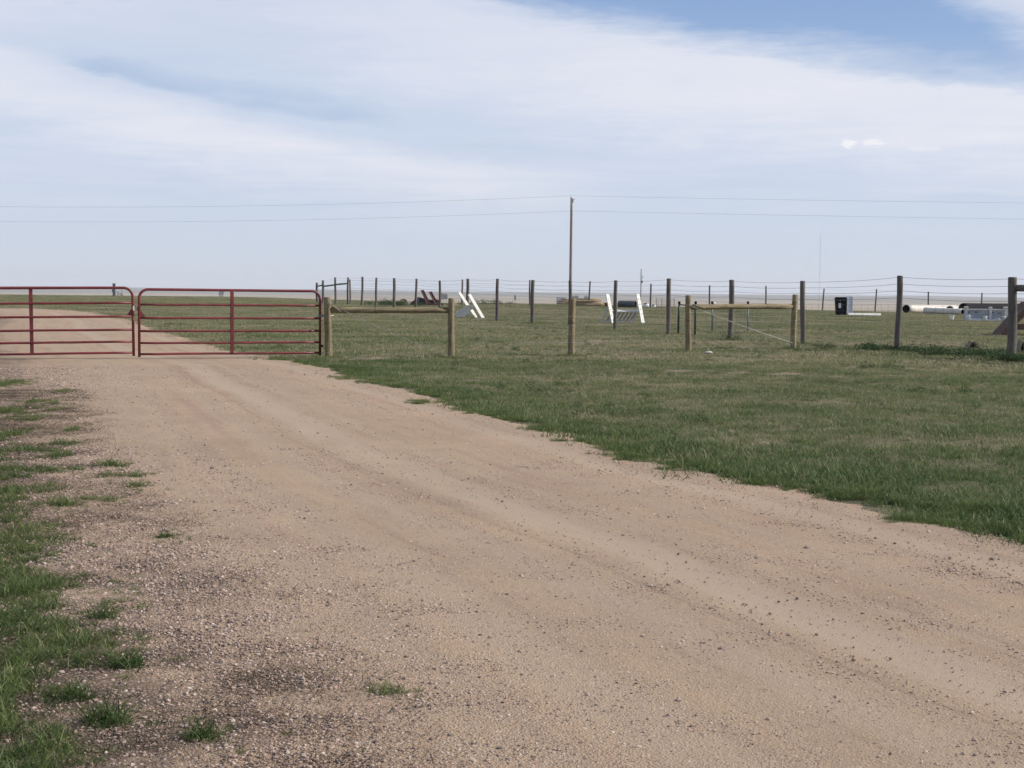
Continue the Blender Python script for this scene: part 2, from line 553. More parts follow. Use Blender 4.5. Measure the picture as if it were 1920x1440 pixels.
def field_green(t, P, X):
    """large patches: lush (0) to dry (1)"""
    a = t.noise(t.vmul(P, (0.10, 0.20, 0)), 1.0, 5, 0.62, 0.4)
    b = t.noise(t.vmul(P, (0.5, 0.9, 0)), 1.0, 5, 0.65, 0.3, w=3.0)
    c_ = t.noise(t.vmul(P, (2.2, 3.0, 0)), 1.0, 4, 0.7, 0.3, w=9.0)
    dry = t.add(t.add(t.mul(a, 0.50), t.mul(b, 0.45)), t.add(t.mul(t.sub(c_, 0.5), 0.30), 0.025))
    sp = t.n.new('ShaderNodeSeparateXYZ'); t.l.new(P, sp.inputs[0])
    dry = t.add(dry, t.ss(t.add(sp.outputs[1], t.mul(sp.outputs[0], -0.5)), 9, 26, -0.02, 0.066))
    return dry

def ground_material():
    m, t, p = new_mat('short_pasture_and_far_farmland')
    P = t.pos()
    s = t.n.new('ShaderNodeSeparateXYZ'); t.l.new(P, s.inputs[0])
    Y = s.outputs[1]
    r = t.m('SQRT', t.add(t.m('POWER', s.outputs[0], 2.0), t.m('POWER', Y, 2.0)))
    dry = field_green(t, P, s.outputs[0])
    fine = t.noise(P, 22.0, 6, 0.75, 0.3)
    g = t.ramp(t.add(t.mul(dry, 0.5), t.mul(fine, 0.5)), [(0.36, (0.057, 0.061, 0.033)), (0.47, (0.115, 0.110, 0.062)), (0.54, (0.172, 0.149, 0.096)), (0.62, (0.259, 0.200, 0.143))])
    soil = t.mix(t.noise(P, 2.0, 5, 0.6, w=5.0), (.20, .145, .105), (.34, .25, .185))
    bare = t.mul(t.ss(t.noise(t.vmul(P, (0.55, 0.75, 0)), 1.0, 5, 0.65, 0.2, w=11.0), 0.60, 0.70), t.ss(r, 8, 16))
    near = t.mix(bare, g, soil)
    # far farmland: long flat strips of stubble, bare earth and dry range
    st = t.noise(t.vmul(P, (0.0011, 0.0042, 0)), 1.0, 5, 0.6, 0.5, w=6.0)
    st2 = t.noise(t.vmul(P, (0.0035, 0.012, 0)), 1.0, 5, 0.65, 0.3, w=8.0)
    f = t.add(t.mul(st, 0.62), t.mul(st2, 0.38))
    far = t.ramp(f, [(0.30, (0.149, 0.149, 0.098)), (0.40, (0.230, 0.192, 0.137)), (0.46, (0.419, 0.327, 0.240)), (0.50, (0.243, 0.206, 0.150)), (0.55, (0.446, 0.369, 0.273)), (0.60, (0.203, 0.185, 0.130)), (0.68, (0.351, 0.298, 0.208))])
    far = t.mix(t.ss(r, 3200, 5500, 0, 0.85), far, (0.135, 0.135, 0.111))
    wob = t.mul(t.sub(t.noise(P, 0.05, 3, 0.5), 0.5), 40)
    k = t.ss(t.add(r, wob), 190, 300)
    col = t.mix(k, near, far)
    t.put(p.inputs['Base Color'], col)
    p.inputs['Roughness'].default_value = 0.95
    p.inputs['Specular IOR Level'].default_value = 0.1
    bump(t, p, t.add(t.noise(P, 14, 5, 0.7), t.noise(P, 3.0, 4, 0.6)), 0.6, 0.03)
    return m

def blade_material(name, ramp, dead=False, wscale=1.0):
    m = bpy.data.materials.new(name)
    m.use_nodes = True
    t = NT(m.node_tree)
    t.n.clear()
    P = t.pos()
    v = t.attr('shade')
    h = t.attr('along')
    tint = t.attr('tint', 'INSTANCER')
    dry = field_green(t, P, None)
    f = t.add(t.add(t.mul(v, 0.34), t.mul(dry, 0.60 * wscale)), t.mul(t.sub(tint, 0.5), 0.36))
    col = t.ramp(f, ramp)
    out = t.n.new('ShaderNodeOutputMaterial')
    d = t.n.new('ShaderNodeBsdfDiffuse'); tr = t.n.new('ShaderNodeBsdfTranslucent')
    gl = t.n.new('ShaderNodeBsdfGlossy'); gl.inputs['Roughness'].default_value = 0.5
    t.l.new(col, d.inputs[0]); t.l.new(col, tr.inputs[0])
    gl.inputs[0].default_value = (.5, .5, .5, 1)
    mx = t.n.new('ShaderNodeMixShader'); mx.inputs[0].default_value = 0.0 if dead else 0.38
    t.l.new(d.outputs[0], mx.inputs[1]); t.l.new(tr.outputs[0], mx.inputs[2])
    mx2 = t.n.new('ShaderNodeMixShader'); mx2.inputs[0].default_value = 0.03
    t.l.new(mx.outputs[0], mx2.inputs[1]); t.l.new(gl.outputs[0], mx2.inputs[2])
    t.l.new(mx2.outputs[0], out.inputs[0])
    return m

M['bare'] = plain('bare_pinkish_soil', (.215, .158, .115), 0.95, 0.28, 2.5, dirt=(.11, .095, .06), bmp=0.6)
M['road'] = road_material()
M['ground'] = ground_material()
M['blade'] = blade_material('pasture_blades', [(0.30, (0.087, 0.138, 0.048)), (0.42, (0.155, 0.203, 0.077)), (0.51, (0.221, 0.246, 0.112)), (0.59, (0.316, 0.292, 0.168)), (0.70, (0.486, 0.394, 0.272))])
M['lush'] = blade_material('lush_blades', [(0.28, (.070, .110, .034)), (0.45, (.125, .175, .055)), (0.60, (.185, .225, .080)), (0.72, (.38, .34, .19))])
M['straw'] = blade_material('dead_blades', [(0.25, (.040, .030, .024)), (0.42, (.095, .070, .052)), (0.56, (.20, .155, .11)), (0.8, (.38, .31, .21))], dead=True)
M['weed'] = blade_material('weed_leaves', [(0.25, (.030, .060, .022)), (0.55, (.060, .100, .036)), (0.8, (.12, .15, .07))])

# ---------------------------------------------------------------- ground sheet
def make_ground():
    rad = np.concatenate([[0.0], np.geomspace(1.0, 9600, 330)])
    a_front = np.linspace(math.radians(-32), math.radians(32), 230)
    a_rest = np.linspace(math.radians(32), math.radians(328), 90)[1:-1]
    ang = np.concatenate([a_front, a_rest])
    A, R = np.meshgrid(ang, rad[1:])
    X = np.sin(A) * R; Y = np.cos(A) * R
    Z = terrain(X, Y)
    n = len(ang)
    verts = np.concatenate([[[0, 0, 0]], np.stack([X.ravel(), Y.ravel(), Z.ravel()], 1)])
    m = len(rad) - 1
    i = np.arange(m - 1)[:, None] * n + 1
    j = np.arange(n)[None, :]
    jn = (j + 1) % n
    q = np.stack([i + j, i + n + j, i + n + jn, i + jn], -1).reshape(-1, 4)
    tri = [(0, 1 + k, 1 + (k + 1) % n) for k in range(n)]
    o = build('ground', verts.tolist(), tri + q.tolist(), M['ground'], smooth=True, kind='structure')
    return o
make_ground()

# ---------------------------------------------------------------- gravel road
edge_px = [(60, 579), (130, 582), (190, 588), (250, 602), (300, 622), (450, 663), (560, 679), (610, 690), (700, 716), (800, 742), (900, 772),
           (1000, 802), (1100, 828), (1200, 855), (1300, 880), (1400, 902), (1500, 925), (1600, 948), (1700, 970), (1800, 990), (1920, 1020)]
EP = [ground(*e) for e in edge_px]
EP = [(p.x, p.y) for p in EP] + [(3.35, 7.0), (4.1, 5.0), (5.2, 2.0), (6.6, -3.0)]
EP = np.array(EP)[::-1]              # from behind the camera to the far end
YFAR = float(EP[-1, 1])
def xr(y):
    return np.interp(y, EP[:, 1], EP[:, 0])
LP_px = [(-1500, 1440), (-1100, 1200), (-800, 1000), (-650, 900), (-500, 800), (-450, 720), (-500, 690)]
LP = np.array([(-2.6, -3.0), (-2.5, 2.0)] + [(ground(*e).x, ground(*e).y) for e in LP_px] + [(-24, 32), (-45, 45), (-62, 60)])
LP[0:2, 0] = (-4.5, -4.6)
def xl(y):
    return np.interp(y, LP[:, 1], LP[:, 0])

seglen = np.concatenate([[0], np.cumsum(np.hypot(*np.diff(EP, axis=0).T))])
def lateral(x, y):
    """distance from, and along, the right edge"""
    x = np.atleast_1d(x).ravel(); y = np.atleast_1d(y).ravel()
    best = np.full(x.shape, 1e9); al = np.zeros(x.shape)
    for k in range(len(EP) - 1):
        a, b = EP[k], EP[k + 1]
        d = b - a; L2 = d @ d
        t = np.clip(((x - a[0]) * d[0] + (y - a[1]) * d[1]) / L2, 0, 1)
        q = np.hypot(x - a[0] - t * d[0], y - a[1] - t * d[1])
        m = q < best
        best = np.where(m, q, best)
        al = np.where(m, seglen[k] + t * math.sqrt(L2), al)
    return best, al

def make_road():
    ys = np.concatenate([np.linspace(-3, 3, 12), np.geomspace(3.2, YFAR, 420)])
    us = np.linspace(0, 1, 260) ** 1.25
    V = []; UV = []
    for y in ys:
        a, b = xl(y), xr(y)
        # ragged edges
        b = b + 0.07 * math.sin(y * 3.1) + 0.05 * math.sin(y * 7.7 + 1) + 0.04 * math.sin(y * 17.3)
        a = a + 0.25 * math.sin(y * 1.3) + 0.12 * math.sin(y * 4.1)
        x = b + (a - b) * us
        V.append(np.stack([x, np.full_like(x, y)], 1))
    V = np.concatenate(V)
    lat, al = lateral(V[:, 0], V[:, 1])
    # shallow wheel ruts and a loose ridge between them
    rel = np.zeros(len(V))
    for c, wd, dp in ((2.2, .22, -.012), (.6, .2, -.010), (1.4, .35, .010), (3.1, .3, .008), (3.9, .3, .006)):
        rel += dp * np.exp(-((lat - c) / wd) ** 2)
    z = terrain(V[:, 0], V[:, 1]) + 0.016 + rel * 0.35
    z += wav(V[:, 0], V[:, 1], 0.7, 6) * 0.003
    edge = np.minimum(lat / 0.15, 1)
    z = z - 0.014 * (1 - edge)
    n = len(us); m = len(ys)
    i = np.arange(m - 1)[:, None] * n; j = np.arange(n - 1)[None, :]
    q = np.stack([i + j, i + n + j, i + n + j + 1, i + j + 1], -1).reshape(-1, 4)
    q = q[:, ::-1]
    me = bpy.data.meshes.new('gravel_road')
    me.from_pydata(np.column_stack([V, z]).tolist(), [], q.tolist())
    uvl = me.uv_layers.new(name='road')
    li = np.zeros(len(me.loops), dtype=np.int32)
    me.loops.foreach_get('vertex_index', li)
    uvl.data.foreach_set('uv', np.stack([lat[li], al[li]], 1).astype(np.float32).ravel())
    me.polygons.foreach_set('use_smooth', [True] * len(me.polygons))
    me.materials.append(M['road'])
    me.update()
    if me.polygons[0].normal.z < 0: me.flip_normals()
    o = bpy.data.objects.new('gravel_road', me)
    COL.objects.link(o)
    o['kind'] = 'structure'
make_road()

# ---------------------------------------------------------------- posts and fences
def post_mesh(h, r, sink=0.15, lump=0.075, seg=14, rings=9, lean=0.0, top=0.9):
    mb = MB()
    ph = random.uniform(0, 6)
    vs = []; fs = []
    zs = [-sink] + [h * (i / (rings - 1)) for i in range(rings)]
    zs[-1] = h - r * 0.18
    n = len(zs)
    for i, z in enumerate(zs):
        rr = r * (1.03 - 0.08 * max(0, z) / h)
        cx = lump * r * math.sin(z * 2.3 + ph) * 2; cy = lump * r * math.cos(z * 1.9 + ph) * 2
        for k in range(seg):
            a = 2 * math.pi * k / seg
            q = rr * (1 + lump * math.sin(3 * a + z * 3 + ph) * 0.6 + random.uniform(-lump, lump) * 0.5)
            vs.append((cx + math.cos(a) * q, cy + math.sin(a) * q, z))
    for i in range(n - 1):
        for k in range(seg):
            a = i * seg + k; b = i * seg + (k + 1) % seg
            fs.append((a, b, b + seg, a + seg))
    # chamfered top
    b = len(vs)
    lx, ly = vs[(n - 1) * seg][0] - r, vs[(n - 1) * seg][1]
    for k in range(seg):
        a = 2 * math.pi * k / seg
        vs.append((cx + math.cos(a) * r * 0.82, cy + math.sin(a) * r * 0.82, h))
    for k in range(seg):
        a = (n - 1) * seg + k; a2 = (n - 1) * seg + (k + 1) % seg
        fs.append((a, a2, b + (k + 1) % seg, b + k))
    fs.append(tuple(b + k for k in range(seg)))
    mb.addm(vs, fs)
    return mb

def make_post(base, h, r, mat, parent, lean=(0, 0), name='post', sink=0.15):
    o = post_mesh(h, r, sink).build(name, M[mat], parent, smooth=True)
    o.location = base
    o.rotation_euler = (lean[1], lean[0], random.uniform(0, 6.28))
    if lean != (0, 0):
        o.rotation_mode = 'XYZ'
        o.rotation_euler = (lean[1], lean[0], 0)
    for p in o.data.polygons:
        if p.normal.z > 0.9: p.use_smooth = False
    return o

def wire_pts(a, b, sag, n=10, jig=0.004):
    a = Vector(a); b = Vector(b)
    out = []
    for i in range(n + 1):
        t = i / n
        p = a.lerp(b, t)
        p.z -= sag * 4 * t * (1 - t)
        if 0 < i < n:
            p.z += random.uniform(-jig, jig)
        out.append(p)
    return out

def strand(parent, posts, hs, r, mat, name='wire', sag=0.02):
    """one strand running from post to post"""
    mb = MB()
    pts = []
    for (p, q) in zip(posts[:-1], posts[1:]):
        seg = wire_pts(Vector(p[0]) + Vector((0, 0, hs * p[1])), Vector(q[0]) + Vector((0, 0, hs * q[1])), sag, 5)
        pts += seg if not pts else seg[1:]
    mb.tube(pts, r, 5)
    return mb.build(name, M[mat], parent, smooth=True)

def net(parent, posts, z0, z1, rows, step, r, mat):
    """woven lower wire: horizontals and close verticals, one joined piece"""
    mb = MB()
    for i in range(rows):
        f = i / (rows - 1)
        zz = z0 + (z1 - z0) * f
        for (p, q) in zip(posts[:-1], posts[1:]):
            mb.tube(wire_pts(Vector(p[0]) + Vector((0, 0, zz * p[1])), Vector(q[0]) + Vector((0, 0, zz * q[1])), 0.01, 3), r, 4, caps=False)
    for (p, q) in zip(posts[:-1], posts[1:]):
        a = Vector(p[0]); b = Vector(q[0])
        k = max(1, int((b - a).length / step))
        for i in range(k):
            t = (i + 0.5) / k
            c = a.lerp(b, t); s = p[1] + (q[1] - p[1]) * t
            mb.tube([c + Vector((0, 0, z0 * s)), c + Vector((0, 0, z1 * s))], r * 0.7, 3, caps=False)
    return mb.build('wire_mesh', M[mat], parent, kind='stuff')

# tall weathered fence of the paddock: (photo x, photo top y, depth, radius)
TALL = [(2130, 517, 30.5, .085), (1900, 519.5, 33.5, .098), (1686.5, 516.7, 37.4, .074), (1508, 526.5, 41.8, .072), (1371.5, 524.5, 47.0, .082),
        (1254, 522, 50.3, .075), (1153.8, 525.5, 56.5, .070), (1069.3, 526, 61.0, .068), (998.3, 525, 65.0, .080), (932, 522.5, 67.8, .070),
        (877, 522.5, 78, .080), (825.5, 526, 82, .066), (780, 522.5, 87, .066), (739.6, 521.5, 92, .085), (705, 520.5, 97, .070),
        (678.8, 519, 101, .075), (652.3, 520, 105, .070), (629, 520, 109, .075), (605.3, 525.5, 114, .085), (594.8, 530, 123, .095)]
tall = empty('paddock_fence', (at(1254, 600, 50.3).x, 50.3, 0), 0,
             'tall weathered grey post fence with top wires, running back from the right edge', 'fence')
TL = tall.location
tall_posts = []
for (px, ty, D, r) in TALL:
    p = at(px, ty, D)
    zb = gz(p.x, D)
    h = p.z - zb
    base = Vector((p.x, D, zb)) - TL
    lean = (random.uniform(-.02, .02), random.uniform(-.015, .015))
    make_post(base, h, r, 'grey_wood', tall, lean, sink=0.2)
    tall_posts.append((base, h / 1.83))
ZW = [1.79, 1.63, 1.47, 1.30]
for hz_ in ZW:
    strand(tall, tall_posts, hz_, 0.0042, 'wire', sag=0.035)
net(tall, tall_posts, 0.06, 1.14, 8, 0.30, 0.0026, 'wire')
def brace_rail(parent, pa, pb, ra, rb, r, mat, n=8, name='brace_rail'):
    pts = [Vector(pa).lerp(Vector(pb), i / n) for i in range(n + 1)]
    for p in pts[1:-1]: p.z += random.uniform(-.006, .006)
    v = Vector(pb) - Vector(pa)
    L = v.length
    mb = MB()
    loc = [Vector((0, 0, L * i / n)) + Vector((random.uniform(-.004, .004), random.uniform(-.004, .004), 0)) for i in range(n + 1)]
    rs = [r * random.uniform(0.96, 1.04) for _ in loc]
    mb.tube(loc, rs, 12, jitter=0.03)
    o = mb.build(name, M[mat], parent, smooth=True)
    o.location = pa
    o.rotation_euler = v.to_track_quat('Z', 'Y').to_euler()
    return o
# corner rail at the right edge and at the far left corner
a = at(1903, 540.5, 33.5) - TL; b = at(2130, 541, 30.5) - TL
brace_rail(tall, a, b, 0, 0, 0.070, 'grey_wood')
for (x0, y0, D0, x1, y1, D1) in ((594.8, 537, 123, 605.3, 534.5, 114), (606, 537, 114, 629, 534, 109), (630, 533.5, 109, 652, 531.5, 105)):
    brace_rail(tall, at(x0, y0, D0) - TL, at(x1, y1, D1) - TL, 0, 0, 0.055, 'grey_wood')

# far side of the paddock
FAR = [(656.8, 524, 112, .060), (867, 524, 108, .062), (993.6, 525, 110, .06), (1105, 527, 112, .062), (1220.4, 532, 117, .066), (1331, 535, 122, .066),
       (1436.5, 536, 125, .062), (1542.6, 541, 129, .060), (1642, 542, 131, .062), (1741, 547, 133, .066), (1841, 549, 136, .064), (1946, 551, 139, .064), (2050, 553, 142, .064)]
farf = empty('field_fence', (at(1220, 570, 117).x, 117, 0.2), 0,
             'farthest wire fence of thin dark wooden posts, along the edge of the green field', 'fence')
FL = farf.location
fp = []
for (px, ty, D, r) in FAR:
    p = at(px, ty, D); zb = gz(p.x, D)
    base = Vector((p.x, D, zb)) - FL
    ln = {1542.6: 0.07, 1642: 0.035, 1105: 0.03}.get(px, random.uniform(-.015, .015))
    make_post(base, p.z - zb, r, 'grey_wood', farf, (ln, 0), sink=0.2)
    fp.append((base, (p.z - zb) / 1.83))
for hz_ in (1.75, 1.45, 1.15, 0.85, 0.5):
    strand(farf, fp, hz_, 0.0045, 'wire', sag=0.03)

# near fence of shorter tan posts with two H braces
NEAR = [(615, 672, 557, .071), (845.3, 671.5, 559, .068), (1071.8, 668.5, 559, .068), (1290, 660.5, 553.5, .069), (1487.5, 655.5, 552, .072)]
nearf = empty('brace_fence', tuple(ground(1071, 668)), 0,
              'low fence of five tan posts with two brace rails, right of the gates', 'fence')
NL = nearf.location
npst = []
for i, (px, by, ty, r) in enumerate(NEAR):
    g = ground(px, by)
    top = at(px + (0.6 if i == 1 else 0), ty, g.y)
    h = top.z - g.z
    base = g - NL
    make_post(base, h, r, 'tan_wood', nearf, (0.012 if i in (1, 4) else -0.004, 0), sink=0.2)
    npst.append((base, h / 1.25, g))
def D_of(i): return npst[i][2].y
r1 = brace_rail(nearf, at(619, 581.5, D_of(0)) - NL, at(842, 581.5, D_of(1)) - NL, 0, 0, 0.058, 'tan_wood')
r2 = brace_rail(nearf, at(1293, 575.5, D_of(3)) - NL, at(1485, 574.5, D_of(4)) - NL, 0, 0, 0.062, 'tan_wood')
# diagonal brace wires, twisted pairs
for (i, xa, ya, j, xb, yb) in ((0, 618, 569, 1, 843, 668), (3, 1294, 573, 4, 1486, 643)):
    a = at(xa, ya, D_of(i)) - NL + Vector((0, -0.075, 0)); b = at(xb, yb, D_of(j)) - NL + Vector((0, -0.075, 0))
    for s in (0, math.pi):
        mb = MB()
        pts = []
        for k in range(61):
            t = k / 60
            p = a.lerp(b, t); p.z -= 0.03 * 4 * t * (1 - t)
            e = 0.012 * math.sin(math.pi * t) ** 0.5 if 0 < t < 1 else 0
            pts.append(p + Vector((0, math.cos(t * 26 + s) * e, math.sin(t * 26 + s) * e)))
        mb.tube(pts, 0.0021, 5)
        mb.build('brace_wire', M['wire'], nearf)
    # wrap of wire round the post top
    cc = Vector(npst[i][0]) + Vector((0, 0, (a.z - npst[i][0].z) - 0.01))
    MB().tube([cc + Vector((math.cos(u) * .076, math.sin(u) * .076, u * .0022)) for u in np.linspace(0, 19, 46)], 0.003, 5).build('wire_wrap', M['wirel'], nearf)
# turning sticks of the brace wires
for (i, x0, y0, x1, y1, r) in ((0, 621, 571, 641, 585, .016), (3, 1297, 571.5, 1322, 578.5, .018)):
    mb = MB()
    A_ = at(x0, y0, D_of(i)) - NL + Vector((0, -.10, 0)); B_ = at(x1, y1, D_of(i)) - NL + Vector((0, -.10, 0))
    mb.tube([A_, A_.lerp(B_, .3), A_.lerp(B_, .6), B_], [r * .5, r, r, r * .4], 8)
    mb.build('twist_stick', M['tan_wood'], nearf, smooth=True)
# low wires wrapped on the tan posts
nwp = [(Vector(p[0]) + Vector((0, -0.072, 0)), p[1]) for p in npst]
for hz_ in (0.12, 0.30, 0.48, 0.66, 0.86):
    strand(nearf, nwp, hz_, 0.0014, 'wire', sag=0.012)
for i in range(5):
    for hz_ in (0.12, 0.30, 0.48, 0.66, 0.86):
        cc = Vector(npst[i][0]) + Vector((0, 0, hz_ * npst[i][1]))
        rr = NEAR[i][3] * 1.05
        MB().tube([cc + Vector((math.cos(u) * rr, math.sin(u) * rr, 0)) for u in np.linspace(0, 6.283, 15)], 0.0030, 5, caps=False).build('wire_wrap', M['wirel'], nearf)

# ---------------------------------------------------------------- red tubular gates
def gate(root, L, heights, foot, label_plate=False, hinge=False, mirror=1, TR=0.0235):
    """gate in its local XZ plane: x from 0 (free end) to L (hinged end)"""
    top = heights[0]
    R = 0.17
    # outline: one bent tube up, over and down
    pts = [(0, 0, foot), (0, 0, top - R)]
    for k in range(1, 8):
        a = math.pi / 2 * k / 8
        pts.append((R - R * math.cos(a), 0, top - R + R * math.sin(a)))
    pts.append((R, 0, top))
    pts += [(L * 0.25, 0, top + 0.001), (L * 0.5, 0, top), (L * 0.75, 0, top - .001)]
    pts.append((L - R, 0, top))
    for k in range(1, 8):
        a = math.pi / 2 * k / 8
        pts.append((L - R + R * math.sin(a), 0, top - R + R * math.cos(a)))
    pts += [(L, 0, top - R), (L, 0, foot)]
    MB().tube(pts, TR * 1.1, 12).build('gate_frame', M['red'], root, smooth=True)
    for h in heights[1:]:
        b = MB()
        n = 10
        b.tube([(L * i / n, 0.0, h + random.uniform(-.0025, .0025)) for i in range(n + 1)], TR * 0.95, 10)
        b.build('gate_bar', M['red'], root, smooth=True)
    # wide middle upright
    MB().box((L / 2, -0.012, (heights[-1] + top) / 2), (0.066, 0.034, top - heights[-1] + 0.004), bev=0.006).build('gate_upright', M['red'], root)
    # gusset plate above the third bar at the free end, and latch bracket
    g = MB()
    zz = heights[2] + 0.02
    g.addm([(0.015, -.006, zz + .14), (0.015, .006, zz + .14), (0.12, -.006, zz), (0.12, .006, zz), (0.015, -.006, zz), (0.015, .006, zz)],
           [(0, 4, 2), (1, 3, 5), (0, 2, 3, 1), (0, 1, 5, 4), (2, 4, 5, 3)])
    g.build('gusset_plate', M['red'], root)
    MB().box((-0.03, 0, zz + .15), (0.03, 0.03, 0.06), bev=.004).build('latch_bracket', M['red'], root)

H = [1.33, 1.045, 0.792, 0.544, 0.318, 0.11]
pa = at(261, 600, 29.03); pb = at(600, 600, 30.5)
v = Vector((pb.x - pa.x, pb.y - pa.y, 0)); Lr = v.length
right_gate = empty('farm_gate', (pa.x, pa.y, gz(pa.x, pa.y)), math.atan2(v.y, v.x),
                   'dark red tubular farm gate hung on the tan wooden post, closed across the road', 'gate', 'pair of red road gates')
gate(right_gate, Lr, H, 0.055)
# hinge strap and bolts reaching the post
hp = MB().box((Lr + 0.045, 0, 0.845), (0.16, 0.012, 0.034), bev=.003).box((Lr, 0, 0.845), (0.062, 0.062, 0.034), bev=.004)
hp.build('hinge_strap', M['greysteel'], right_gate)
MB().tube([(Lr + 0.02, 0, 0.845), (Lr + 0.30, 0.06, 0.845)], 0.010, 8).build('hinge_bolt', M['wirel'], right_gate)
MB().tube([(Lr + 0.02, 0, 0.245), (Lr + 0.30, 0.06, 0.245)], 0.010, 8).build('hinge_bolt', M['wirel'], right_gate)
MB().box((Lr + 0.035, 0, 0.245), (0.05, 0.03, 0.04), bev=.004).build('hinge_socket', M['black'], right_gate)

pa = at(250.5, 600, 29.0)
dirv = Vector((-2.28, -0.70, 0)).normalized()
left_gate = empty('farm_gate', (pa.x, pa.y, gz(pa.x, pa.y)), math.atan2(dirv.y, dirv.x),
                  'dark red tubular farm gate cut off by the left edge, its free end tipped up', 'gate', 'pair of red road gates')
left_gate.rotation_euler = (0, math.radians(0.75), math.atan2(dirv.y, dirv.x))
Hl = [h + 0.028 for h in H]
gate(left_gate, 3.66, Hl, 0.075)
MB().box((-0.014, 0.026, 0.975), (0.030, 0.006, 0.085), bev=.002).build('label_plate', M['paleplate'], left_gate)
# short chain joining the two leaves
cp = []
for k in range(41):
    t = k / 40
    c = Vector((0.0, 0.03, 0.80)).lerp(Vector((-0.125, -0.035, 0.78)), t); c.z -= 0.10 * 4 * t * (1 - t)
    cp.append(c)
MB().tube(cp, [0.0055 if k % 4 < 2 else 0.0035 for k in range(41)], 6).build('latch_chain', M['wirel'], left_gate, smooth=True)
# the post the left leaf hangs on, beyond the picture edge
e = Vector(left_gate.location) + dirv * 3.85
gp = empty('gate_post', (e.x, e.y, gz(e.x, e.y)), 0, 'tan round gate post carrying the left red gate, beyond the left edge', 'post')
make_post((0, 0, 0), 1.3, .075, 'tan_wood', gp)

# ---------------------------------------------------------------- power line
def utility_pole(px, ty, D, r0, r1, label, tilt=0.0):
    p = at(px, ty, D)
    zb = gz(p.x, D)
    h = p.z - zb
    root = empty('utility_pole', (p.x, D, zb), 0, label, 'utility pole')
    root.rotation_euler = (0, tilt, 0)
    mb = MB(); n = 9
    mb.tube([(0, 0, -0.5 + (h + .5) * i / n) for i in range(n + 1)], [r0 + (r1 - r0) * i / n for i in range(n + 1)], 12)
    mb.build('pole', M['pole_wood'], root, smooth=True)
    return root, h
pole, ph_ = utility_pole(1071.8, 370.5, 154, .165, .115, 'tall bare wooden utility pole carrying two thin lines, in the middle of the picture', 0.0)
def insulator(root, x, z):
    MB().tube([(x, 0, z), (x, 0, z + .06), (x, 0, z + .09), (x, 0, z + .15), (x, 0, z + .2)], [.02, .05, .03, .05, .03], 10).build('insulator', M['offwhite'], root, smooth=True)
MB().tube([(-.08, 0, ph_ - .25), (-.08, 0, ph_ + .05)], .022, 8).build('top_pin', M['greysteel'], pole)
insulator(pole, -.08, ph_ + .03)
MB().tube([(.05, 0, ph_ - .30), (.30, 0, ph_ - .16), (.30, 0, ph_ - .05)], .018, 8).build('side_bracket', M['greysteel'], pole)
insulator(pole, .12, ph_ - 1.68)
MB().box((.10, -.02, ph_ - .32), (.16, .14, .36), bev=.02).build('cutout_box', M['greysteel'], pole)
p0 = Vector(pole.location)
pole2, h2 = utility_pole(1202.3, 504, 300, .13, .10, 'thin dark utility pole standing far off behind the paddock, right of the tall one')
MB().tube([(.12, 0, h2 - 1.9), (.30, 0, h2 - 1.85), (.30, 0, h2 - 1.3)], .05, 8).build('side_bracket', M['greysteel'], pole2)
MB().box((.22, 0, h2 - 2.5), (.22, .2, .5), bev=.03).build('meter_box', M['greysteel'], pole2)
ends = []
for (px, lab) in ((-790, 'wooden utility pole beyond the left edge holding the two lines'), (2930, 'wooden utility pole beyond the right edge holding the two lines')):
    q, hq = utility_pole(px, 370, 154, .16, .11, lab)
    dz = gz(q.location.x, 154)
    ends.append((q, hq))
PZ = at(1071, 367, 154).z; PZ2 = at(1071, 395.5, 154).z
def span(xa, za, xb, zb, sag, label):
    o = MB()
    pts = []
    n = 60
    for i in range(n + 1):
        t = i / n
        pts.append((xa + (xb - xa) * t, 154, za + (zb - za) * t - sag * 4 * t * (1 - t)))
    o.tube(pts, 0.0065, 5)
    ob = o.build('power_line', M['black_pipe'], smooth=True)
    tag(ob, label, 'power line', 'thin overhead power lines')
xL = ends[0][0].location.x; xR = ends[1][0].location.x
xc = p0.x
def linez(px, py): return at(px, py, 154).z
# end heights solved so the lines pass the heights seen at the picture edges
def solve(xa, za, xb, pts):
    """fit zb and sag through two observed points"""
    (x1, z1), (x2, z2) = pts
    t1 = (x1 - xa) / (xb - xa); t2 = (x2 - xa) / (xb - xa)
    A = np.array([[t1, -4 * t1 * (1 - t1)], [t2, -4 * t2 * (1 - t2)]])
    b = np.array([z1 - za * (1 - t1), z2 - za * (1 - t2)])
    return np.linalg.solve(A, b)
for (zc, yl, ym, yr, yrm, nm) in ((PZ, 387.5, 383.5, 380.5, 375.0, 'upper'), (PZ2, 415.5, 411.5, 411.0, 404.0, 'lower')):
    a_ = at(0, yl, 154); b_ = at(600, ym, 154)
    zb, sg = solve(xc, zc, xL, ((b_.x, b_.z), (a_.x, a_.z)))
    span(xc, zc, xL, zb, sg, nm + ' overhead line running left from the tall pole')
    a_ = at(1920, yr, 154); b_ = at(1500, yrm, 154)
    zb, sg = solve(xc, zc, xR, ((b_.x, b_.z), (a_.x, a_.z)))
    span(xc, zc, xR, zb, sg, nm + ' overhead line running right from the tall pole')

# ---------------------------------------------------------------- things in the paddock
def pt(px, py, D): return at(px, py, D)

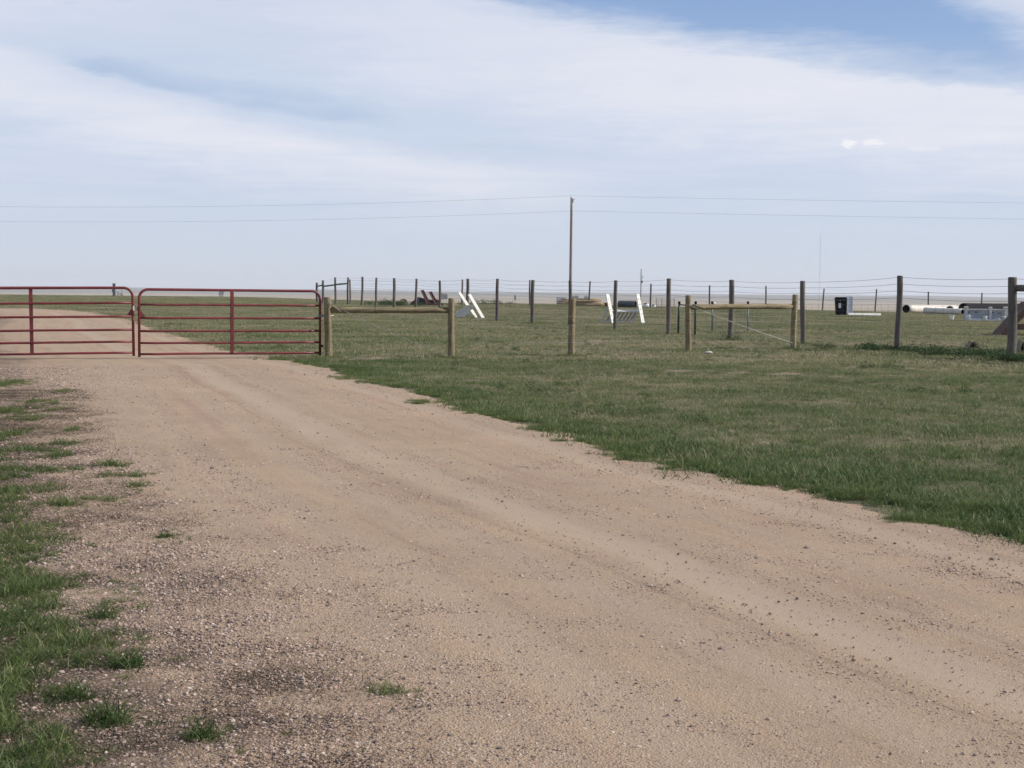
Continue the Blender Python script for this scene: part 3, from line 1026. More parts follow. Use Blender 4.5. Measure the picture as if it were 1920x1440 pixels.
# white slatted A-frame beside the sixth post
def white_frames():
    D = 67.0
    g = ground(1170, 606)
    D = g.y
    s = FP / D
    root = empty('jump_stand', (g.x, D, g.z), 0, 'white wooden jump stand with two leaning uprights and a slatted sloping panel', 'jump stand')
    O = Vector(root.location)
    for (xt, xb) in ((1138.5, 1150.0), (1195.5, 1205.5)):
        top = pt(xt, 551.5, D + .15) - O; bot = pt(xb, 606.5, D - .25) - O
        MB().plank(bot, top, 0.20, 0.045, side=(1, 0.85, 0), bev=.006).build('upright', M['white'], root)
        for q in (.12, .30, .48, .66, .84):
            c = bot.lerp(top, q) + Vector((.012, -.022, 0))
            MB().tube([c, c + Vector((.014, -.016, 0))], .017, 8).build('bolt_head', M['greysteel'], root)
    a = pt(1144, 583, D - .02) - O; b = pt(1199, 583, D - .02) - O
    MB().plank(a, b, 0.13, 0.05, side=(0, 1, .9)).build('rail', M['white'], root)
    # rear legs
    for (xt, yt, xb) in ((1139.5, 578, 1126.5), (1196, 580, 1186)):
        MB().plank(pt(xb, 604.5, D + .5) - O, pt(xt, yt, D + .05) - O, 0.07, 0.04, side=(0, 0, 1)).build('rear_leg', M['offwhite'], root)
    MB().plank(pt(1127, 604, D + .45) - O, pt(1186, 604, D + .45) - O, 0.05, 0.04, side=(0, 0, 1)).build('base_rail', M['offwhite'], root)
    for k in range(7):
        xb = 1137 + k * 7.4
        MB().plank(pt(xb, 603, D + .36) - O, pt(xb + 11, 585.5, D + .05) - O, 0.085, 0.022, side=(1, 0, 0), bev=.003).build('slat', M['wallgrey'], root)  # grey colour carries the shade lying on the white lattice
        MB().box(pt(xb + 1.5, 603.0, D + .28) - O, (0.12, 0.07, 0.045), bev=.008).build('lit_slat_end', M['white'], root)  # white block paints the sunlit lower end of the slat
white_frames()

def white_wing():
    g = ground(890, 597)
    D = g.y
    root = empty('jump_stand', (g.x, D, g.z), 0, 'white wooden jump stand seen from its end, crossed leaning boards, behind the tenth post', 'jump stand')
    O = Vector(root.location)
    MB().plank(pt(861, 548.5, D + .5) - O, pt(884, 584, D + .4) - O, 0.17, 0.05, side=(1, .85, .4), bev=.006).build('upright', M['white'], root)
    MB().plank(pt(879.5, 552, D - .1) - O, pt(906, 597, D - .2) - O, 0.18, 0.05, side=(1, .85, .4), bev=.006).build('upright', M['white'], root)
    MB().plank(pt(884, 581, D) - O, pt(893, 596.5, D - .1) - O, 0.17, 0.04, side=(1, .85, .4), bev=.006).build('foot_board', M['white'], root)
    # triangular side panel with a white rim
    th = 0.03
    tri = [pt(852.5, 589, D + .2) - O, pt(857, 592.5, D + .2) - O, pt(871, 593, D + .15) - O, pt(880, 588, D + .1) - O, pt(888, 577, D + .1) - O, pt(881, 572, D + .1) - O, pt(872, 575, D + .15) - O]
    n = len(tri)
    vs = tri + [q + Vector((0, th, 0)) for q in tri]
    fs = [tuple(range(n)), tuple(reversed(range(n, 2 * n)))] + [(i, i + n, (i + 1) % n + n, (i + 1) % n) for i in range(n)]
    build('side_panel', vs, fs, M['white'], root)
    MB().plank(pt(852, 589.5, D + .12) - O, pt(873, 575, D + .1) - O, 0.07, 0.04, side=(0, 0, 1)).build('panel_edge', M['white'], root)
    MB().plank(pt(855, 593, D + .12) - O, pt(871, 593.5, D + .1) - O, 0.06, 0.04, side=(0, 0, 1)).build('panel_edge', M['white'], root)
    MB().plank(pt(872, 573.5, D + .05) - O, pt(889, 574, D + .05) - O, 0.09, 0.05, side=(0, 0, 1)).build('top_board', M['white'], root)
white_wing()

# dark peaked coop and two rusty red beams leaning on it
def heap(px, py, D, wpx, hpx, dpt, mt, lab):
    g = at(px, py, D); z = gz(g.x, D)
    W_ = wpx * D / FP / 2; H_ = hpx * D / FP
    n = 26; vs = []; fs = []
    for ring in range(7):
        q = ring / 6
        for i in range(n):
            a = 6.2832 * i / n
            rr = q * (1 + .12 * math.sin(3 * a + px) + .08 * math.sin(5 * a))
            hh = H_ * (1 - q * q) ** 1.3 * (1 + .25 * math.sin(4 * a + 9 * q)) + random.uniform(-.03, .03) - (.1 if ring == 6 else 0)
            vs.append((math.cos(a) * rr * W_, math.sin(a) * rr * dpt, hh))
    for ring in range(6):
        for i in range(n):
            p_ = ring * n + i; q_ = ring * n + (i + 1) % n
            fs.append((p_, p_ + n, q_ + n, q_))
    o = build('earth_heap', vs, fs, M[mt])
    o.location = (g.x, D, z)
    tag(o, lab, 'heap')
heap(756, 575, 107.5, 40, 9, .9, 'drysoil', 'low brown heap of earth and dry weeds left of the dark coop')
heap(848, 575, 107.5, 22, 6, .6, 'drysoil', 'small brown earth heap at the right foot of the dark coop')

def coop():
    g = at(800, 575, 106)
    z = gz(g.x, 106)
    root = empty('coop_jump', (g.x, 106, z), 0, 'dark low peaked coop jump with earth heaped round it, behind the red beams', 'jump')
    O = Vector(root.location)
    D = 106
    prof = [(762, 578), (769, 569), (778, 561), (785, 557), (795, 559.5), (808, 562), (820, 561), (826, 566), (833, 573), (838, 578)]
    fr = [pt(x, y, D) - O for x, y in prof]
    bk = [pt(x * .97 + 800 * .03, y + 3, D + 1.3) - O for x, y in prof]
    n = len(fr)
    vs = fr + bk
    fs = [tuple(reversed(range(n))), tuple(range(n, 2 * n))] + [(i, i + 1, i + 1 + n, i + n) for i in range(n - 1)]
    build('coop_body', vs, fs, M['soil'], root)
    MB().plank(pt(783, 557.5, D - .1) - O, pt(783.5, 575, D - .35) - O, .25, .03, side=(1, 0, 0)).build('side_board', M['slate'], root)
    MB().plank(pt(770, 568, D - .2) - O, pt(786, 557, D - .05) - O, .06, .04).build('cap_board', M['brown_wood'], root)
    for (xa, ya, xb, yb, lab) in ((791.5, 544, 806, 575, 'rusty red beam leaning on the dark coop, the left and higher of two'),
                                  (806.5, 547, 822, 576, 'rusty red beam leaning on the dark coop, the right and lower of two')):
        a = pt(xa, ya, D - .15); b = pt(xb, yb, D - .9)
        r = empty('leaning_beam', tuple(b), 0, lab, 'beam', 'rusty beams on the coop')
        # channel section: web with two flanges
        t = (a - b)
        MB().plank(Vector((0, 0, 0)), t, .21, .02, side=(1, .2, 0), bev=.003).build('web', M['rust'], r)
        for s in (-1, 1):
            off = Vector((1, .2, 0)).normalized() * .11 * s + Vector((0, -.03, 0))
            MB().plank(off, t + off, .08, .02, side=(0, 1, .2), bev=.003).build('flange', M['rust'], r)
    bd = MB().plank(pt(786, 572, D - 1.2) - Vector((0, 0, 0)), pt(832, 574, D - 1.0), .20, .05).build('base_board', M['rust'])
    tag(bd, 'rusty red board lying at the foot of the two leaning beams', 'board')
coop()

# pile of tan poles
def log_pile():
    D = 112
    rows = [(1044, 1130, 574.0), (1052, 1122, 573.0), (1060, 1133, 572.5), (1044, 1117, 569.0), (1075, 1131, 568.6), (1046, 1112, 565.2), (1066, 1128, 564.6), (1052, 1120, 561.6), (1086, 1124, 561.0), (1094, 1133, 570.8)]
    where = ['front pole lying on the grass at the bottom of the tan pole pile', 'second pole of the bottom layer of the tan pole pile', 'bottom pole reaching farthest right under the tan pile',
             'pole in the middle layer at the left end of the tan pile', 'pole in the middle layer at the right end of the tan pile', 'pole near the top left of the tan pile',
             'pole near the top right of the tan pile', 'long topmost pole of the tan pile', 'short topmost pole at the right of the tan pile', 'short split pole sticking out at the right of the pile']
    for i, (x0, x1, y) in enumerate(rows):
        dd = D + (-.35 + .22 * (i % 3))
        a = pt(x0, y, dd - .05); b = pt(x1, y + random.uniform(-1.0, .6), dd + .25)
        mb = MB(); n = 5
        L = (b - a).length
        mb.tube([(random.uniform(-.01, .01), random.uniform(-.01, .01), L * k / n) for k in range(n + 1)], [.062 * random.uniform(.93, 1.08) for _ in range(n + 1)], 10, jitter=.04)
        o = mb.build('wooden_pole', M['log_wood'], smooth=True)
        o.location = a
        o.rotation_euler = (b - a).to_track_quat('Z', 'Y').to_euler()
        tag(o, where[i], 'pole', 'poles in the tan pile')
log_pile()

def ribbed_tube(name, a, b, r, rib, mat, root, wall=0.03, seg=22, amp=0.05, inner='black'):
    """open corrugated pipe from a to b with wall thickness"""
    a = Vector(a); b = Vector(b)
    L = (b - a).length
    n = max(4, int(L / rib) * 2) if rib else 10
    t = (b - a).normalized()
    s = t.cross(Vector((0, 0, 1))).normalized(); u = s.cross(t)
    vs = []; fs = []
    for i in range(n + 1):
        rr = r * (1 + (amp * (1 if i % 2 else -1) if rib else 0))
        c = a + t * (L * i / n)
        for k in range(seg):
            q = 2 * math.pi * k / seg
            vs.append(c + s * (math.cos(q) * rr) + u * (math.sin(q) * rr))
    for i in range(n):
        for k in range(seg):
            p, q = i * seg + k, i * seg + (k + 1) % seg
            fs.append((p, q, q + seg, p + seg))
    base = len(vs)
    ri = r - wall
    for c in (a, b):
        for k in range(seg):
            q = 2 * math.pi * k / seg
            vs.append(c + s * (math.cos(q) * ri) + u * (math.sin(q) * ri))
    for k in range(seg):
        k2 = (k + 1) % seg
        fs.append((k2, k, base + k, base + k2))
        fs.append((n * seg + k, n * seg + k2, base + seg + k2, base + seg + k))
    o = build(name, vs, fs, M[mat], root, smooth=not rib)
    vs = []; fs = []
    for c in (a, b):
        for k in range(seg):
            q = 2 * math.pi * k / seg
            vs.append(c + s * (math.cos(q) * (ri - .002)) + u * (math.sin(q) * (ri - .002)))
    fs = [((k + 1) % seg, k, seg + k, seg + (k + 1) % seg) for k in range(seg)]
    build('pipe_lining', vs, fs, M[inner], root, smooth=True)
    return o

def pipe_thing(px0, py0, D0, px1, py1, D1, r, rib, mat, label, inner='black', group=None, amp=.05):
    a = pt(px0, py0, D0); b = pt(px1, py1, D1)
    # rest on the ground
    for q in (a, b): q.z = gz(q.x, q.y) + r * .97
    root = empty('drain_pipe', tuple(a), 0, label, 'pipe', group)
    ribbed_tube('pipe_wall', Vector((0, 0, 0)), b - a, r, rib, mat, root, inner=inner, amp=amp)
    return root

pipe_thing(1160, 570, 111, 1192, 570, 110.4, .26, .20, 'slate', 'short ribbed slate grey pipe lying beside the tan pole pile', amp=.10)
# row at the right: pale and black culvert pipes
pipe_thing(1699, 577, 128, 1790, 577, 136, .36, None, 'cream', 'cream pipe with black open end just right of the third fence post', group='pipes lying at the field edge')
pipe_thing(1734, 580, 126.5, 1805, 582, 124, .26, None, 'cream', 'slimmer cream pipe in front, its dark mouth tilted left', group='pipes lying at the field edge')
pipe_thing(1781, 573, 131, 1800, 570, 141, .34, None, 'cream', 'cream pipe pointing at the camera with a brown mouth', inner='brown', group='pipes lying at the field edge')
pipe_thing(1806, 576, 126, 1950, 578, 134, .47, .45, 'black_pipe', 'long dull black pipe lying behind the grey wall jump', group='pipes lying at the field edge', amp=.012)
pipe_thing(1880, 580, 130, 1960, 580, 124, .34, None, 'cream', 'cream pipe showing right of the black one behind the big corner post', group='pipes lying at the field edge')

# upturned tub with grey side, and white board on the grass
def tub():
    g = ground(1583, 591)
    D = g.y; s = FP / D
    root = empty('plastic_tub', (g.x, D, g.z), 0, 'black box shaped tub with a pale label and grey lid side, standing in the field', 'tub')
    O = Vector(root.location)
    Rz = Matrix.Rotation(math.radians(-28), 3, 'Z')
    # tapered black shell
    W, Dp, Hh = .74, .34, 1.13
    bm = bmesh.new()
    bmesh.ops.create_cube(bm, size=1)
    for v_ in bm.verts:
        f = .86 if v_.co.z < 0 else 1.0
        v_.co = Vector((v_.co.x * W * f - (.0 if v_.co.z > 0 else -.03), v_.co.y * Dp * f, (v_.co.z + .5) * Hh))
    bmesh.ops.bevel(bm, geom=list(bm.edges), offset=.05, segments=3, affect='EDGES')
    me = bpy.data.meshes.new('shell'); bm.to_mesh(me); bm.free()
    me.materials.append(M['black'])
    o = bpy.data.objects.new('shell', me); COL.objects.link(o); o.parent = root
    o.rotation_euler = (0, 0, math.radians(0)); o.location = (-.25, 0, .01)
    MB().box((-.33, -.172, .60), (.16, .006, .30), bev=.002).build('label_plate', M['paleplate'], root)
    MB().tube([(-.31, -.170, .90), (-.31, -.180, .90)], .035, 12).build('round_badge', M['greysteel'], root)
    # pale rim and grey side body behind
    MB().box((.15, .05, .60), (.06, .44, 1.10), bev=.02).build('rim', M['white_pl'], root)
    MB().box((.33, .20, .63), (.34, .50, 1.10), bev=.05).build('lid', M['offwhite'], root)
    MB().box((.50, .22, .62), (.05, .54, 1.14), bev=.02).build('rim', M['white_pl'], root)
    b = MB().plank(Vector((-1.03, 0, 0)), Vector((1.03, 0, 0)), .20, .05, side=(0, 1, .9), bev=.01)
    p = ground(1621, 592)
    o = b.build('white_board', M['white'])
    o.location = (p.x, p.y, p.z + .085)
    tag(o, 'long white board lying flat in the grass beside the black tub', 'board')
tub()

def wall_jump():
    g = ground(1850, 602)
    D = g.y
    root = empty('wall_jump', (g.x, D, g.z), 0, 'faded grey wall jump with three capped white posts, left of the corner post', 'jump')
    O = Vector(root.location)
    def X(px): return (pt(px, 590, D) - O).x
    def Z(py, px=1850): return (pt(px, py, D) - O).z
    MB().box(((X(1808) + X(1883)) / 2, .05, (Z(601) + Z(581)) / 2), (X(1883) - X(1808), .06, Z(581) - Z(601)), bev=.008).build('wall_panel', M['wallgrey'], root)
    MB().box(((X(1808) + X(1883)) / 2, 0.02, Z(580.2)), (X(1883) - X(1808), .16, .06), bev=.01).build('top_rail', M['white'], root)
    for px, w_, zt in ((1811, .17, 577), (1856.5, .15, 577.5), (1886.5, .26, 577)):
        mb = MB().box((X(px), -.02, (Z(602) + Z(zt)) / 2), (w_ * .75, .16, Z(zt) - Z(602)), bev=.012)
        mb.build('jump_post', M['offwhite'] if px < 1880 else M['white'], root)
        MB().box((X(px), -.02, Z(zt) + .01), (w_ * 1.25, .24, .13), bev=.03).build('post_cap', M['white'], root)
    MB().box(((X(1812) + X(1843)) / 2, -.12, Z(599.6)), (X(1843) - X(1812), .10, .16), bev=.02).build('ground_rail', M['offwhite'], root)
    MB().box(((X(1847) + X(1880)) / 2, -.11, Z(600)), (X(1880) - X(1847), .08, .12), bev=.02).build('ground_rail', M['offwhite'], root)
    MB().box(((X(1808) + X(1884)) / 2, -.20, Z(602.2)), (X(1884) - X(1808), .05, .05), bev=.01).build('toe_board', M['white'], root)
    for k, (px, py, w_, h_) in enumerate(((1815, 586, .20, .05), (1831, 585.5, .18, .06), (1862, 586, .10, .05), (1874, 587, .22, .05))):
        MB().box((X(px), .012, Z(py)), (w_, .03, h_), bev=.006).build('dark_patch', M['slate'], root)
    for (px, py, w_, h_) in ((1856, 584.5, .09, .10), (1856, 592.5, .13, .06)):
        MB().box((X(px), -.115, Z(py)), (w_, .02, h_), bev=.006).build('white_patch', M['white'], root)
    # loose white tubs at its foot
    labs = ['white block standing at the left foot of the grey wall jump', 'small white bucket in front of the middle of the wall jump',
            'low white block near the right foot of the wall jump', 'tall pale bucket at the right foot of the wall jump']
    for (px, yt, w_, lab, mt) in ((1812.5, 591.5, .17, labs[0], 'white_pl'), (1843.5, 593.5, .21, labs[1], 'white_pl'), (1867, 597.5, .26, labs[2], 'white_pl'), (1878, 593, .19, labs[3], 'offwhite')):
        h_ = Z(yt) - Z(603)
        o = MB().tube([(0, 0, 0), (0, 0, h_ * .9), (0, 0, h_)], [w_ * .42, w_ * .5, w_ * .53], 14).build('bucket', M[mt], smooth=True)
        for p in o.data.polygons:
            if abs(p.normal.z) > .9: p.use_smooth = False
        o.location = (O.x + X(px), D - .42, gz(O.x, D - .42) - .01)
        o.rotation_euler = (0, random.uniform(-.08, .08), random.uniform(0, 6))
        tag(o, lab, 'bucket', 'pale buckets at the wall jump')
    g2 = ground(1784, 599.5)
    r = empty('bucket', tuple(g2), 0, 'white bucket standing tilted alone in the grass left of the wall jump', 'bucket')
    r.rotation_euler = (0, .14, 0)
    MB().tube([(0, 0, 0), (0, 0, .25)], [.105, .125], 16).build('bucket_body', M['white_pl'], r, smooth=False)
    MB().tube([(0, 0, .25), (0, 0, .275)], [.138, .138], 16).build('bucket_rim', M['white_pl'], r)
wall_jump()

def brown_ramp():
    g = ground(1900, 629)
    D = g.y
    root = empty('wooden_ramp', (g.x, D, g.z), 0, 'brown wooden A frame ramp partly hidden by the big corner post at the right edge', 'ramp')
    O = Vector(root.location)
    # near and far faces of an A of wide boards
    for k in range(5):
        dy = -.05 + k * .24
        MB().plank(pt(1876, 628.5, D) - O + Vector((0, dy, 0)), pt(1934, 566, D) - O + Vector((0, dy, 0)), .23, .035, side=(0, 1, 0), bev=.005).build('ramp_board', M['brown_wood'], root)
        MB().plank(pt(1992, 629.5, D) - O + Vector((0, dy, 0)), pt(1936, 566, D) - O + Vector((0, dy, 0)), .23, .035, side=(0, 1, 0), bev=.005).build('ramp_board', M['brown_wood'], root)
    for (x0, y0, x1, y1) in ((1878, 626, 1935, 567), (1990, 627, 1936, 567), (1893, 612, 1976, 614)):
        MB().plank(pt(x0, y0, D) - O + Vector((0, -.20, 0)), pt(x1, y1, D) - O + Vector((0, -.20, 0)), .20, .045, side=(0, 0, 1), bev=.005).build('ramp_side', M['brown_wood'], root)
brown_ramp()

def wedges():
    for (px, py, w_, h_, lab, flip) in ((1822.5, 655, .36, .20, 'small weathered wooden wedge sitting in the grass left of the corner post', 1),
                                  (1915, 660, .22, .27, 'small tan wooden wedge in the grass just right of the corner post', -1)):
        g = ground(px, py)
        r = empty('wooden_wedge', tuple(g), random.uniform(-.1, .1), lab, 'wooden block', 'small wooden wedges')
        for s in (-1, 1):
            a = Vector((s * w_ * .5, 0, -.02)); b = Vector((s * w_ * .14, 0, h_))
            MB().plank(a, b, .16, .06, side=(0, 1, 0), bev=.006).build('wedge_board', M['pale_wood'], r)
        MB().box((0, .05, h_ * .42), (w_ * .40, .05, h_ * .8), bev=.006).build('wedge_block', M['soil'], r)
wedges()

def frames():
    # dark green frame left of the fourth tan post
    g = ground(1273, 626)
    r = empty('steel_frame', tuple(g), 0, 'dark green steel frame of two posts and a top bar, behind the fourth tan post', 'frame')
    O = Vector(r.location); D = g.y
    MB().tube([pt(1271.5, 630, D) - O, pt(1272.5, 590, D) - O, pt(1274, 569.5, D) - O], .037, 8).build('frame_post', M['darkgreen'], r, smooth=True)
    MB().tube([pt(1303, 632, D - 1.2) - O, pt(1303.5, 590, D - 1.2) - O, pt(1304, 568.5, D - 1.2) - O], .034, 8).build('frame_post', M['darkgreen'], r, smooth=True)
    MB().tube([pt(1274, 571, D) - O, pt(1290, 572.5, D - .6) - O, pt(1304, 571, D - 1.2) - O], .018, 8).build('top_bar', M['darkgreen'], r, smooth=True)
    for (x, d) in ((1273.5, D), (1304.5, D - 1.2)):
        c = pt(x, 567.5, d) - O
        MB().tube([c - Vector((0, 0, .045)), c, c + Vector((0, 0, .045))], [.035, .05, .03], 10).build('cap_knob', M['black'], r, smooth=True)
    g = ground(1370, 621.5)
    r = empty('steel_frame', tuple(g), 0, 'grey steel frame with thin netting and white bottom bar, behind the right brace rail', 'frame')
    O = Vector(r.location); D = g.y
    for x in (1335.5, 1402.5):
        MB().tube([pt(x - .5, 623, D) - O, pt(x, 600, D) - O, pt(x, 570, D) - O], .030, 8).build('frame_post', M['greysteel'], r, smooth=True)
        c = pt(x, 567.5, D) - O
        MB().tube([c - Vector((0, 0, .05)), c, c + Vector((0, 0, .05))], [.035, .05, .03], 10).build('cap_knob', M['black'], r, smooth=True)
    MB().tube([pt(1337, 621.3, D) - O, pt(1404, 621.3, D) - O], .020, 8).build('bottom_bar', M['white'], r, smooth=True)
    MB().tube([pt(1337, 578, D) - O, pt(1402, 578, D) - O], .016, 8).build('top_bar', M['greysteel'], r, smooth=True)
    mb = MB()
    for k in range(13):
        x = 1339 + k * 5.2
        mb.tube([pt(x, 621, D) - O, pt(x, 578, D) - O], .0022, 4, caps=False)
    for k in range(7):
        y = 584 + k * 5.4
        mb.tube([pt(1336, y, D) - O, pt(1402, y, D) - O], .0022, 4, caps=False)
    mb.build('frame_netting', M['wire'], r, kind='stuff')
    o = MB().tube([(0, 0, -.03), (0, 0, 0), (0, 0, .05)], [.045, .06, .035], 10).build('white_cap', M['white_pl'], r, smooth=True)
    o.location = pt(1339, 569, D) - O
frames()

def small_bits():
    # white tubs with dark lids at the far fence and the thin wire panel
    for (px, py, w_, h_, lab) in ((1211.5, 575.5, .42, .30, 'white rounded tub lying by the far fence, the larger of two'),
                                  (1226, 577, .34, .20, 'small flat white tub lying by the far fence, right of a thin post')):
        D = 114
        g = pt(px, py, D)
        r = empty('white_tub', (g.x, D, gz(g.x, D)), 0, lab, 'tub', 'white tubs by the far fence')
        MB().tube([(-w_ * .5, 0, h_ * .5), (-w_ * .46, 0, h_ * .5), (0, 0, h_ * .5), (w_ * .46, 0, h_ * .5), (w_ * .5, 0, h_ * .5)], [h_ * .3, h_ * .47, h_ * .52, h_ * .47, h_ * .3], 14).build('tub_body', M['white_pl'], r, smooth=True)
        MB().box((-.05, -.02, h_ * 1.02), (w_ * .5, .16, .07), bev=.02).build('tub_lid', M['black'], r)
    D = 113
    g = pt(1136, 573, D)
    r = MB().box((0, 0, .16), (.50, .35, .34), bev=.06).build('feed_block', M['brown_wood'])
    r.location = (g.x, D, gz(g.x, D)); tag(r, 'dark brown block on the grass between the pole pile and the white stand', 'block')
    # thin wire panel between the fences
    D = 100
    a = pt(1230.5, 579, D)
    root = empty('wire_panel', (a.x, D, gz(a.x, D)), 0, 'thin open wire panel on slender stakes, left of the fifth tall post', 'wire panel')
    O = Vector(root.location)
    for x in (1230.5, 1241, 1250, 1264):
        MB().tube([pt(x, 579, D) - O, pt(x, 558.5, D) - O], .016, 6).build('stake', M['wire'], root)
    mb = MB()
    for k in range(20):
        x = 1231 + k * 1.8
        mb.tube([pt(x, 578, D) - O, pt(x, 560, D) - O], .003, 3, caps=False)
    for y in (560, 564, 568, 572, 576):
        mb.tube([pt(1230, y, D) - O, pt(1265, y, D) - O], .004, 3, caps=False)
    mb.build('panel_netting', M['wire'], root, kind='stuff')
    # grey cabinet and pipework on the left skyline
    D = 176
    a = pt(214, 553, D)
    root = empty('pump_cabinet', (a.x, D, gz(a.x, D)), 0, 'small grey upright cabinet with low bent pipes on the far left skyline', 'cabinet')
    O = Vector(root.location)
    MB().box((0, 0, .70), (.28, .28, 1.36), bev=.02).build('cabinet_body', M['greysteel'], root)
    MB().box((0, 0, 1.42), (.34, .34, .07), bev=.01).build('cabinet_roof', M['slate'], root)
    MB().box((-.10, -.10, .62), (.22, .22, .30), bev=.02).build('side_box', M['greysteel'], root)
    for pts in ([(.1, 0, .45), (.35, 0, .5), (.45, 0, .2), (.45, 0, 0)], [(.35, 0, .5), (.7, 0, .28), (.95, 0, .28), (.95, 0, 0)], [(.2, 0, .15), (.6, 0, .18), (1.0, 0, .12)], [(.7, 0, .28), (.72, 0, 0)], [(.9, 0, .9), (.9, 0, .0)]):
        MB().tube(pts, .028, 6).build('pipe', M['greysteel'], root)
    # pale stones in the grass
    for (px, py, w_, lab) in ((1328.5, 664, .095, 'flat pale stone in the grass right of the fourth tan post'), (858, 671, .04, 'small pale stone at the foot of the second tan post')):
        g = ground(px, py)
        bm = bmesh.new(); bmesh.ops.create_icosphere(bm, subdivisions=2, radius=1)
        for v_ in bm.verts:
            q = 1 + random.uniform(-.12, .12)
            v_.co = Vector((v_.co.x * w_ * q, v_.co.y * w_ * .7 * q, v_.co.z * w_ * .38 * q))
        me = bpy.data.meshes.new('stone'); bm.to_mesh(me); bm.free(); me.materials.append(M['rock'])
        o = bpy.data.objects.new('stone', me); COL.objects.link(o); o.location = g + Vector((0, 0, w_ * .15 + .02))
        tag(o, lab, 'stone')
small_bits()

# ---------------------------------------------------------------- far skyline
def far_things():
    def shed(px, D, wpx, hpx, lab, roof=.5):
        p = pt(px, 553, D); z = gz(p.x, D)
        wd = wpx * D / FP; hh = hpx * D / FP
        r = empty('farm_shed', (p.x, D, z), 0, lab, 'shed')
        MB().box((0, 0, hh * .5 * (1 - roof)), (wd, wd * .4, hh * (1 - roof)), bev=.05).build('wall', M['farwall'], r)
        a = hh * (1 - roof)
        d = wd * .22
        build('roof', [(-wd * .52, -d, a), (wd * .52, -d, a), (wd * .5, d, a), (-wd * .5, d, a), (-wd * .46, 0, hh), (wd * .5, 0, hh * .98)],
              [(0, 1, 5, 4), (2, 3, 4, 5), (1, 2, 5), (3, 0, 4), (3, 2, 1, 0)], M['farroof'], r)
    shed(1840, 900, 70, 17, 'long low far shed with grey roof on the skyline above the wall jump')
    shed(415, 2300, 9, 14, 'tiny far shed on the left skyline above the right gate')
    shed(1052, 2300, 18, 12, 'tiny far shed on the skyline just left of the tall pole')
    def grove(px, D, wpx, hpx, n, lab):
        p = pt(px, 548, D); z = gz(p.x, D)
        wd = wpx * D / FP; hh = hpx * D / FP
        r = empty('tree_row', (p.x, D, z), 0, lab, 'tree row')
        for k in range(n):
            bm = bmesh.new(); bmesh.ops.create_icosphere(bm, subdivisions=3, radius=1)
            sx = wd / n * .75; sz = hh * .5 * random.uniform(.75, 1.1)
            x = -wd / 2 + wd * (k + .5) / n
            for v_ in bm.verts:
                q = 1 + random.uniform(-.28, .18)
                v_.co = Vector((v_.co.x * sx * q + x, v_.co.y * sx * q, hh * .5 + v_.co.z * sz * q))
            me = bpy.data.meshes.new('crown'); bm.to_mesh(me); bm.free(); me.materials.append(M['fartree'])
            o = bpy.data.objects.new('crown', me); COL.objects.link(o); o.parent = r
            MB().tube([(x, 0, -1), (x, 0, hh * .4)], [hh * .05, hh * .03], 6).build('trunk', M['soil'], r)
    grove(1078, 2200, 13, 17, 4, 'hazy dark tree row on the skyline just right of the tall pole')
    grove(1100, 2250, 9, 15, 3, 'small hazy tree clump on the skyline behind the far post right of the pole')
    grove(833, 2600, 12, 13, 4, 'pale hazy tree clump on the skyline above the red beams')
    grove(966, 2600, 3, 12, 1, 'single tiny tree on the skyline between two tall posts')
    # radio mast, very far and thin
    D = 1400
    p = pt(1538.5, 437, D); z = gz(p.x, D)
    r = empty('radio_mast', (p.x, D, z), 0, 'very thin hazy radio mast on the skyline right of the third tall post', 'mast')
    h = p.z - z
    for k in range(3):
        a = k * 2.094
        MB().tube([(math.cos(a) * .35, math.sin(a) * .35, 0), (math.cos(a) * .35, math.sin(a) * .35, h)], .022, 5).build('mast_leg', M['greysteel'], r)
    mb = MB()
    n = 36
    for i in range(n):
        for k in range(3):
            a = k * 2.094; b = (k + 1) * 2.094
            z0 = h * i / n; z1 = h * (i + 1) / n
            mb.tube([(math.cos(a) * .35, math.sin(a) * .35, z0), (math.cos(b) * .35, math.sin(b) * .35, z1)], .009, 3, caps=False)
    mb.build('lattice_brace', M['greysteel'], r)
    for k in range(3):
        a = k * 2.094 + .4
        MB().tube([(0, 0, h * .9), (math.cos(a) * h * .5, math.sin(a) * h * .5, 0)], .02, 3).build('guy_wire', M['wire'], r)
far_things()

# ---------------------------------------------------------------- scattering
PROTO = bpy.data.collections.new('plant_sources')     # not linked to the scene: only read by the scatter nodes

def proto_mesh(name, verts, faces, mat, shade=None, along=None, smooth=True):
    me = bpy.data.meshes.new(name)
    me.from_pydata(verts, [], faces)
    if shade is not None:
        at_ = me.attributes.new('shade', 'FLOAT', 'POINT'); at_.data.foreach_set('value', np.asarray(shade, np.float32))
        at_ = me.attributes.new('along', 'FLOAT', 'POINT'); at_.data.foreach_set('value', np.asarray(along, np.float32))
    if smooth: me.polygons.foreach_set('use_smooth', [True] * len(me.polygons))
    me.materials.append(mat)
    me.update()
    return me

